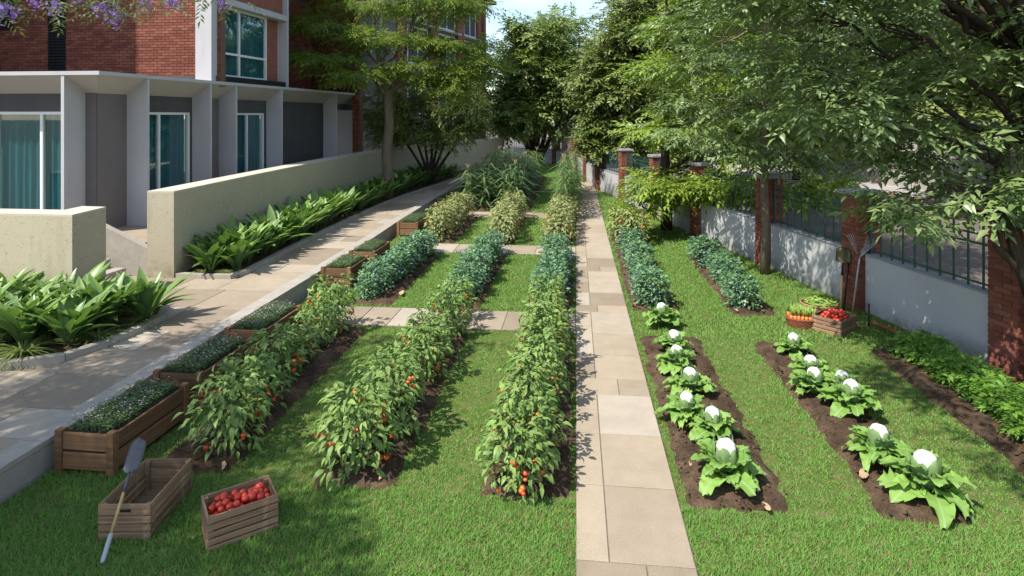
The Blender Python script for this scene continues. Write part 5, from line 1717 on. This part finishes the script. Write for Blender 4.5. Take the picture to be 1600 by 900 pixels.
pts = []
for gx in np.arange(-9.5, -6.9, .43):
    for gy in (7.95, 8.35, 8.8, 9.25):
        lim = np.interp(gy, [7.42, 7.75, 8.3, 9.0, 9.55], [-7.5, -7.4, -7.2, -7.1, -7.1])
        if gx < lim + .1: pts.append((gx + rg.normal(0, .07), gy + rg.normal(0, .07)))
pts.append((-6.92, 9.15))
pts.sort(key=lambda p: (round(p[1] * 2.2), p[0]))
k = {}
for i, (x, y) in enumerate(pts):
    rowi = int(round((y - 7.75) / .46)); rowi = max(0, min(3, rowi)); k[rowi] = k.get(rowi, 0) + 1
    lily(x, y, rg.uniform(.85, 1.15), 800 + i, f'{ordn(k[rowi] - 1)} broad leaved clump from the left in the {["front", "second", "third", "back"][rowi]} row of the near bed')
k = 0
y = 12.15
while y < 33:
    xe = line_at(BED_EDGE, y); xw = float(np.interp(y, [11.7, 15.5, 19, 23, 26.8, 31, 36], [-8.22, -8.5, -8.69, -8.82, -8.82, -8.45, -7.66]))
    for q, fx in enumerate((.28, .74)):
        x = xw + .25 + (xe - xw - .4) * fx + rg.normal(0, .06)
        if abs(x + 7.6) < .3 and abs(y - 23.9) < .3: continue
        lily(x, y + rg.normal(0, .06) + q * .2, rg.uniform(1.08, 1.38), 900 + k * 2 + q,
             f'{ordn(k)} broad leaved clump from the camera in the {["inner line against the long beige wall", "outer line along the bed kerb"][q]}', y < 19.5, 22)
    k += 1
    y += .46 + .016 * (y - 12) * 1.4
# fountain grass tufts at the kerb
TUFT = []
for v in range(2):
    rg2 = np.random.default_rng(760 + v)
    n = 150
    a = rg2.uniform(0, 6.28, n)
    D = np.stack([np.cos(a), np.sin(a), rg2.uniform(.5, 3, n)], -1)
    T, F = leaf_template(.05, 1.0, .1, 4)
    V, FF = stamp(T, tri(F), np.zeros((n, 3)), D, np.array([[0, 0, 1.]] * n) - D * .2, rg2.uniform(.25, .42, n))
    TUFT.append(mesh_np('blades', V, FF, M['tuft_leaf']))
for i, (x, y, s, lab) in enumerate([(-7.55, 7.60, 1.25, 'largest fountain grass tuft, at the curve of the near bed kerb'), (-8.3, 7.5, 1.0, 'fountain grass tuft at the left end of the near bed'), (-7.0, 8.25, .95, 'fountain grass tuft on the right side of the near bed'), (-6.92, 8.95, .9, 'fountain grass tuft just before the rear corner of the near bed'),
                                    (-7.75, 11.95, .6, 'fountain grass tuft at the front corner of the long bed'), (-7.25, 12.0, .6, 'fountain grass tuft by the rounded kerb of the long bed'), (-7.2, 15.6, .55, 'yellowish grass tuft halfway along the long bed kerb'), (-7.28, 19.6, .7, 'yellow-green grass tuft where the shade begins on the long kerb')]):
    r = thing('grass_tuft', lab, 'grass tuft', (x, y, PZ + .03), i, 'fountain grass tufts')
    r.scale = (s, s, s)
    part('blades', TUFT[i % 2], r, None, 'stuff')
    part('base', MB().lathe([(.05, 0), (.04, .04), (.001, .06)], 8).mesh('base', M['stem']), r)

# ================================================================== PLANTERS
def planter_parts(root, Lg, Wd=.64, H=.42):
    p = .075
    post = boxmesh('post', p, p, H + .025, M['planter'], .005, 0)
    post.transform(Matrix.Identity(4))
    for sx_ in (-1, 1):
        for sy_ in (-1, 1):
            part('post', post, root, Matrix.Translation((sx_ * (Wd / 2 - p / 2), p / 2 if sy_ < 0 else Lg - p / 2, 0)))
    bh = .172
    for kx in range(2):
        z = .05 + kx * (bh + .022)
        for y in (p / 2 - .006, Lg - p / 2 + .006):
            w = Wd - 2 * p - .002
            part('board', boxmesh('board', w, .028, bh, M['planter'], .004, 0), root, Matrix.Translation((0, y, z)))
        for x in (-1, 1):
            part('board', boxmesh('board', Lg - 2 * p - .002, .028, bh, M['planter'], .004, 0), root, Matrix.Translation((x * (Wd / 2 - p / 2 + .006), Lg / 2, z)) @ Matrix.Rotation(math.pi / 2, 4, 'Z'))
    part('liner', MB().box(-Wd / 2 + p / 2 + .012, Wd / 2 - p / 2 - .012, p / 2 + .012, Lg - p / 2 - .012, .06, H - .008).mesh('liner', M['liner']), root)
SPR = {}
def sprouts(Lg, Wd, seed, bloom):
    rg = np.random.default_rng(seed)
    n = int(2300 * Lg)
    P = np.stack([rg.uniform(-Wd / 2 + .06, Wd / 2 - .06, n), rg.uniform(.06, Lg - .06, n), rg.uniform(0.01, .085, n) + .03 * rg.random(n) ** 4], -1)
    a = rg.uniform(0, 6.28, n)
    D = np.stack([np.cos(a), np.sin(a), rg.uniform(-.1, .7, n)], -1)
    V, F = stamp(LEAF5 * np.array([2.0, 1, 1]), LEAF5F, P, D, np.array([[0, 0, 1.]] * n), rg.uniform(.018, .034, n))
    idx = np.zeros(len(F), int)
    m = int(n * (.10 if bloom else .05))
    Pb = np.stack([rg.uniform(-Wd / 2 + .05, Wd / 2 - .05, m), rg.uniform(.05, Lg - .05, m), rg.uniform(.06, .135, m)], -1)
    a = rg.uniform(0, 6.28, m)
    Db = np.stack([np.cos(a), np.sin(a), rg.uniform(.0, .9, m)], -1)
    V2, F2 = stamp(LEAF5 * np.array([3.0, 1, 1]), LEAF5F, Pb, Db, np.array([[0, 0, 1.]] * m), rg.uniform(.010, .018, m))
    q = int(n * .5)
    T = np.array([(-.5, 0, 0), (.5, 0, 0), (0, 1, 0)])
    V3, F3 = stamp(T, np.array([(0, 1, 2)]), P[:q] * np.array([1, 1, 0]), np.array([[.02, .02, 1.]] * q), np.array([[0, -1., 0]] * q), P[:q, 2], .004)
    VV = np.concatenate([V, V2, V3]); FF = np.concatenate([F, F2 + len(V), F3 + len(V) + len(V2)])
    mi = np.concatenate([np.zeros(len(F)), np.ones(len(F2)), np.full(len(F3), 2)])
    return mesh_np('seedlings', VV, FF, [M['sprout'], M['sprout_flower'], M['stem']], False, mi)
PL = [(-4.90, 5.60, 1.18, 'nearest brown timber planter box beside the empty crate'), (-4.90, 7.03, 1.18, 'second brown timber planter from the camera, behind the left tomato row'), (-4.90, 8.57, 1.20, 'third brown timber planter from the camera, ending the near group'),
      (-5.00, 12.25, 1.16, 'front planter of the middle pair beside the blueberries'), (-5.00, 13.82, 1.16, 'rear planter of the middle pair beside the blueberries'), (-5.02, 17.75, 1.5, 'timber planter beside the far pepper row'), (-5.05, 23.2, 1.4, 'farthest timber planter, beside the corn')]
for i, (x, y, lg, lab) in enumerate(PL):
    r = thing('planter_box', lab, 'planter', (x, y, 0), R(-.6 if i < 3 else 0), 'timber planters along the retaining wall')
    planter_parts(r, lg)
    so_ = part('seedlings', sprouts(lg, .60, 30 + i, i < 3))
    so_.location = (x, y, .405); so_.rotation_euler = r.rotation_euler
    tag(so_, 'tiny flowering microgreens filling the ' + lab, 'seedlings', 'microgreens in the planters', 'stuff')

# ================================================================== CRATES AND HARVEST
def crate(label, loc_, rz, lx, ly, h, heights, hole=False):
    r = thing('wooden_crate', label, 'crate', loc_, rz)
    t_ = .014
    z = 0.0
    gap = .012
    tot = sum(heights) + gap * (len(heights) - 1)
    for hh in heights:
        hh = hh * (h - gap * (len(heights) - 1)) / sum(heights)
        for s in (-1, 1):
            part('slat', boxmesh('slat', lx, t_, hh, M['crate'], .003, 0), r, Matrix.Translation((0, s * (ly / 2 - t_ / 2), z + .004)) @ Matrix.Rotation(random.uniform(-.006, .006), 4, 'Y'))
            part('slat', boxmesh('slat', ly - 2 * t_ - .002, t_, hh, M['crate'], .003, 0), r, Matrix.Translation((s * (lx / 2 - t_ / 2 - .002), 0, z + .004)) @ Matrix.Rotation(math.pi / 2, 4, 'Z') @ Matrix.Rotation(random.uniform(-.006, .006), 4, 'Y'))
        z += hh + gap
    for sx_ in (-1, 1):
        for sy_ in (-1, 1):
            part('corner_post', boxmesh('corner_post', .035, .035, h - .012, M['crate'], .003, .006), r, Matrix.Translation((sx_ * (lx / 2 - t_ - .02), sy_ * (ly / 2 - t_ - .0185), 0)))
    n = max(3, int(ly / .1))
    for k in range(n):
        w = (ly - 2 * t_ - .004) / n
        part('bottom_slat', boxmesh('bottom_slat', lx - 2 * t_ - .01, w - .014, .012, M['crate'], .002, 0), r, Matrix.Translation((0, -ly / 2 + t_ + .002 + w * (k + .5), .012)))
    return r
# empty crate
cr1 = crate('empty weathered wooden crate with the small shovel leaning on it', (-3.86, 5.14, 0), R(7), .44, .70, .30, [.6, .6, .6, 1.0])
part('hand_hole_dark', MB().box(-.055, .055, -.352, -.3485, .238, .262, bev=.001).mesh('hand_hole_dark', M['black']), cr1)  # black plate on the slat, its dark painted in place of a cut hole
# crate of tomatoes
cr2_rz = math.atan2(.36, .43)
cr2 = crate('wooden crate heaped with red tomatoes on the front lawn', (-2.92, 5.03, 0), cr2_rz, .56, .36, .29, [.7, .8, .8, .8, 1.0])
REDT = ball('red_tomato', .036, M['fruit_red'], 12, .88)
CALYX2 = calyx_mesh(.02)
def heap(center, rz, lx, ly, z0, layers, r, name, label, cat, group, mesh, crown=None, seed=1, drop=.35):
    rg = np.random.default_rng(seed)
    ca, sa = math.cos(rz), math.sin(rz)
    for ly_i in range(layers):
        ins = ly_i * r * .45
        nx = int((lx - 2 * ins) / (2 * r * 1.0)); ny = int((ly - 2 * ins) / (2 * r * 1.0))
        for i in range(nx):
            for j in range(ny):
                x = (i - (nx - 1) / 2) * 2 * r * 1.0 + rg.normal(0, r * .28) + (r * .6 if j % 2 else 0) * .5
                y = (j - (ny - 1) / 2) * 2 * r * 1.0 + rg.normal(0, r * .28)
                z = z0 + ly_i * r * 1.35 + rg.normal(0, r * .3)
                o = part(name, mesh)
                o.location = (center[0] + x * ca - y * sa, center[1] + x * sa + y * ca, z)
                o.rotation_euler = (rg.normal(0, .6), rg.normal(0, .6), rg.uniform(0, 6))
                s = rg.uniform(.82, 1.14); o.scale = (s, s * rg.uniform(.92, 1.08), s)
                tag(o, label, cat, group)
                if crown: part('calyx', crown, o, Matrix.Translation((0, 0, r * .80)))
heap((-2.92, 5.03), cr2_rz, .52, .32, .175, 3, .034, 'red_tomato', 'ripe red tomato piled in the front lawn crate', 'tomato', 'red tomatoes heaped in the front crate', REDT, CALYX2, 3)
# crate by the fence
cr3_rz = R(-53) + math.pi / 2
cr3 = crate('wooden crate of red produce in front of the brick pillar', (4.33, 10.76, 0), math.atan2(.43, .44), .58, .48, .26, [.9, .9, .9, .9])
heap((4.33, 10.76), math.atan2(.43, .44), .50, .40, .19, 3, .034, 'red_tomato', 'ripe red tomato piled in the crate near the pillar', 'tomato', 'red tomatoes heaped in the crate by the pillar', REDT, CALYX2, 4)
# baskets
def basket(label, loc_, rx, ry, h, mat, rz=0, weave=9):
    r = thing('wicker_basket', label, 'basket', loc_, rz)
    wm = MB(); n = 36
    for k in range(weave):
        z = .012 + (h - .03) * k / (weave - 1)
        f = .84 + .16 * k / (weave - 1)
        ring = [(rx * f * math.cos(a) * (1 + .018 * (-1) ** (i + k)), ry * f * math.sin(a) * (1 + .018 * (-1) ** (i + k)), z) for i, a in enumerate(np.linspace(0, 2 * math.pi, n + 1))]
        wm.tube(ring, h / weave * .56, 6, False)
    part('woven_side', wm.mesh('woven_side', M[mat], True), r)
    rm_ = MB(); rm_.tube([(rx * 1.02 * math.cos(a), ry * 1.02 * math.sin(a), h) for a in np.linspace(0, 2 * math.pi, 33)], .017, 8, False)
    part('rim', rm_.mesh('rim', M[mat], True), r)
    part('bottom', MB().lathe([(.001, .012), (.8, .012), (.86, h * .5)], 28, (0, 0, 0), rx, ry).mesh('bottom', M['liner'], True), r)
    return r
basket('round wicker basket piled with green beans', (4.35, 11.46, 0), .30, .28, .24, 'wicker')
rg = np.random.default_rng(61)
bn = []
for v in range(3):
    pts_ = [(x, .03 * math.sin(x * 14 + v), .012 * math.cos(x * 20 + v)) for x in np.linspace(-.075, .075, 7)]
    bn.append(MB().tube(pts_, [.002, .009, .011, .011, .011, .009, .002], 6).mesh('green_bean', M['bean'], True))
for i in range(110):
    a = rg.uniform(0, 6.28); q = math.sqrt(rg.random()) * .25
    o = part('green_bean', bn[i % 3])
    o.location = (4.35 + q * math.cos(a), 11.46 + q * math.sin(a), .235 + (.25 - q) * .32 + rg.uniform(-.03, .02))
    o.rotation_euler = (rg.normal(0, .3), rg.normal(0, .3), rg.uniform(0, 6.28))
    s = rg.uniform(.8, 1.3); o.scale = (s, s, s)
    tag(o, 'green bean pod piled in the round wicker basket', 'green bean', 'green beans in the round basket')
basket('reddish brown oval wicker basket holding upright carrots', (3.83, 10.86, 0), .235, .15, .15, 'wicker_red', R(-12), 6)
cm_ = MB().tube([(0, 0, -.13), (0, 0, -.02), (0, 0, .028), (0, 0, .045)], [.012, .027, .028, .012], 10).mesh('root', M['carrot'], True)
tp = MB(); 
for k in range(6):
    a = k * 1.05
    tp.tube([(.008 * math.cos(a), .008 * math.sin(a), .04), (.014 * math.cos(a), .014 * math.sin(a), .11), (.035 * math.cos(a), .035 * math.sin(a), .19)], [.006, .007, .003], 5)
tpm = tp.mesh('green_tops', M['bean'], True)
k = 0
for j, yy in enumerate((-.075, -.01, .06)):
    for i in range(7 - j % 2):
        x = (i - (6 - j % 2) / 2) * .058
        r = thing('carrot', 'orange carrot standing upright in the reddish oval basket', 'carrot', (3.83 + x, 10.86 + yy - .2 * x, .165 + .01 * j), rg.uniform(0, 6), 'carrots bunched in the oval basket')
        r.rotation_euler = (rg.normal(-.12, .1), rg.normal(0, .12), rg.uniform(0, 6))
        part('root', cm_, r); part('green_tops', tpm, r)

# ================================================================== TOOLS
def handle_between(root, a, b_, r, mat, name='handle'):
    return part(name, MB().tube([a, b_], [r, r], 10).mesh(name, M[mat], True), root)
def blade_shape(w, l, bow=.02, pointed=.0, n=9, th=.004):
    """shovel blade standing along +z from 0 to l"""
    V = []; Q = []
    for i in range(n + 1):
        t_ = i / n
        ww = w / 2 * min(1, (.35 + t_ * 6)) * ((1 - (max(0, t_ - .72) / .28) ** 2) ** .5 if t_ > .72 else 1)
        ww = max(ww, .004)
        for j, u in enumerate((-1, -.5, 0, .5, 1)):
            V.append((u * ww, bow * (1 - u * u) * (1 - .3 * t_), t_ * l))
    m = len(V)
    V += [(x, y - th, z) for x, y, z in V]
    for i in range(n):
        for j in range(4):
            k = i * 5 + j
            Q.append((k, k + 1, k + 6, k + 5)); Q.append((m + k, m + k + 5, m + k + 6, m + k + 1))
    edge = [0, 1, 2, 3, 4] + [i * 5 + 4 for i in range(1, n + 1)] + [n * 5 + 3, n * 5 + 2, n * 5 + 1, n * 5] + [i * 5 for i in range(n - 1, 0, -1)]
    for a, b_ in zip(edge, edge[1:] + edge[:1]):
        Q.append((a, b_, m + b_, m + a))
    return V, Q
# small shovel on the empty crate
sh = thing('hand_shovel', 'small shovel with wooden handle and grey grip, blade up on the empty crate', 'shovel', (-3.775, 4.50, .02))
d = Vector((-.05, .27, .335)).normalized()
q = d.to_track_quat('Z', 'Y').to_matrix().to_4x4()
ax = basis((0, 0, 0), d, (0, -1, .5))
B = Matrix((ax.col[0], ax.col[2], ax.col[1], ax.col[3])).transposed()   # local z along the tool
part('grip', MB().tube([(0, 0, 0), (0, 0, .02), (0, 0, .19), (0, 0, .20)], [.012, .019, .017, .014], 12).mesh('grip', M['grip'], True), sh, B)
part('handle', MB().tube([(0, 0, .195), (0, 0, .50)], [.0135, .0135], 12).mesh('handle', M['handle'], True), sh, B)
part('neck', MB().tube([(0, 0, .49), (0, 0, .60), (0, 0, .68)], [.016, .011, .012], 10).mesh('neck', M['blade'], True), sh, B)
V, Q = blade_shape(.15, .28, .022)
part('blade', mesh_np('blade', np.array(V), np.array(Q), M['blade'], True), sh, B @ Matrix.Translation((0, 0, .63)))

# tools leaning on the brick pillar
def leaning(name, label, foot, top, build):
    r = thing(name, label, name.replace('_', ' ').split()[-1], foot)
    d = Vector(top) - Vector(foot)
    ax = basis((0, 0, 0), d, (-.3, -1, 0))
    B = Matrix((ax.col[0], ax.col[2], ax.col[1], ax.col[3])).transposed()
    build(r, B, d.length)
    return r
def b_shovel(r, B, l):
    part('handle', MB().tube([(0, 0, 0), (0, 0, l * .62)], [.016, .016], 10).mesh('handle', M['handle'], True), r, B)
    part('socket', MB().tube([(0, 0, l * .6), (0, 0, l * .86)], [.02, .015], 10).mesh('socket', M['black'], True), r, B)
    V, Q = blade_shape(.24, .30, .03)
    part('blade', mesh_np('blade', np.array(V), np.array(Q), M['olive_metal'], True), r, B @ Matrix.Translation((0, 0, l * .8)))
leaning('garden_shovel', 'upturned garden shovel with olive blade before the brick pillar', (4.82, 11.72, .0), (4.98, 11.98, 1.08), b_shovel)
def b_spade(r, B, l):
    part('handle', MB().tube([(0, 0, 0), (0, 0, l * .85)], [.014, .014], 10).mesh('handle', M['black'], True), r, B)
    V, Q = blade_shape(.20, .28, .012)
    part('blade', mesh_np('blade', np.array(V), np.array(Q), M['blade'], True), r, B @ Matrix.Translation((0, 0, l * .8)))
leaning('garden_spade', 'dark upturned spade between the olive shovel and the fan rake', (4.92, 11.82, 0), (5.12, 12.02, 1.08), b_spade)
def b_rake(r, B, l):
    part('handle', MB().tube([(0, 0, 0), (0, 0, l * .42)], [.015, .015], 10).mesh('handle', M['handle'], True), r, B)
    part('shaft', MB().tube([(0, 0, l * .4), (0, 0, l)], [.017, .012], 10).mesh('shaft', M['grip'], True), r, B)
    n = 16
    for k in range(n):
        a = (k / (n - 1) - .5) * 1.3
        p0 = (.02 * math.sin(a) * 2, 0, l * .97); p1 = (.40 * math.sin(a), 0, l * .97 + .40 * math.cos(a)); p2 = (.43 * math.sin(a), -.04, l * .97 + .42 * math.cos(a))
        part('tine', MB().tube([p0, p1, p2], [.005, .005, .004], 5).mesh('tine', M['grip'], True), r, B)
    pts_ = [(.24 * math.sin(a), .004, l * .97 + .24 * math.cos(a)) for a in np.linspace(-.66, .66, 9)]
    part('brace', MB().tube(pts_, .005, 5).mesh('brace', M['grip'], True), r, B)
leaning('fan_rake', 'grey fan rake with spread tines leaning on the brick pillar', (5.0, 11.66, 0), (5.2, 11.80, 1.06), b_rake)
hoe = thing('garden_hoe', 'rust brown curved hoe lying beside the crate near the pillar', 'hoe', (4.92, 10.85, 0), R(-52))
pts_ = [(x, .05 * math.sin(x * 5), .14 - .16 * x) for x in np.linspace(0, .5, 8)]
part('blade', MB().tube(pts_, [.012, .03, .038, .04, .04, .036, .028, .01], 8).mesh('blade', M['rust'], True), hoe)
part('handle', MB().tube([(0, 0, .05), (-.03, .06, .42)], [.016, .014], 8).mesh('handle', M['black'], True), hoe)

# pale bark chips on the beds
rg = np.random.default_rng(71)
for i, (x, y, s, lab) in enumerate([(1.72, 5.72, .16, 'pale bark chip at the front end of the cauliflower bed by the path'), (1.16, 6.35, .13, 'pale bark chip beside the path edge near the first cauliflower'), (2.83, 6.35, .24, 'long pale bark strip on the outer cauliflower bed edge'), (1.1, 11.6, .14, 'pale bark chip before the blueberries right of the path'),
                                    (-3.55, 5.82, .15, 'pale bark chip under the first bush of the left tomato row'), (-.86, 6.6, .15, 'pale bark chip left of the tomato row along the path'), (2.92, 11.5, .14, 'pale bark chip before the blueberries nearest the fence'), (-3.9, 5.8, .11, 'pale bark chip behind the empty crate'), (-1.9, 5.8, .12, 'pale bark chip at the end of the middle tomato row'), (-3.48, 11.9, .3, 'long pale bark strip by the left blueberry row')]):
    V = []; 
    for zz in (0, .007):
        for a in np.linspace(0, 2 * math.pi, 9)[:-1]:
            V.append((s * .5 * math.cos(a) * rg.uniform(.8, 1.1), s * .16 * math.sin(a) * rg.uniform(.5, 1.3), zz + rg.uniform(0, .008)))
    Q = [(k, (k + 1) % 8, 8 + (k + 1) % 8, 8 + k) for k in range(8)] + [(8, 9, 10, 11), (8, 11, 12, 15), (12, 13, 14, 15)]
    o = part('bark_chip', mesh_np('bark_chip', np.array(V), np.array(Q), M['chip']))
    o.location = (x, y, .06); o.rotation_euler = (rg.normal(0, .1), rg.normal(0, .1), rg.uniform(1.0, 2.2))
    tag(o, lab, 'bark chip', 'pale bark chips on the soil')
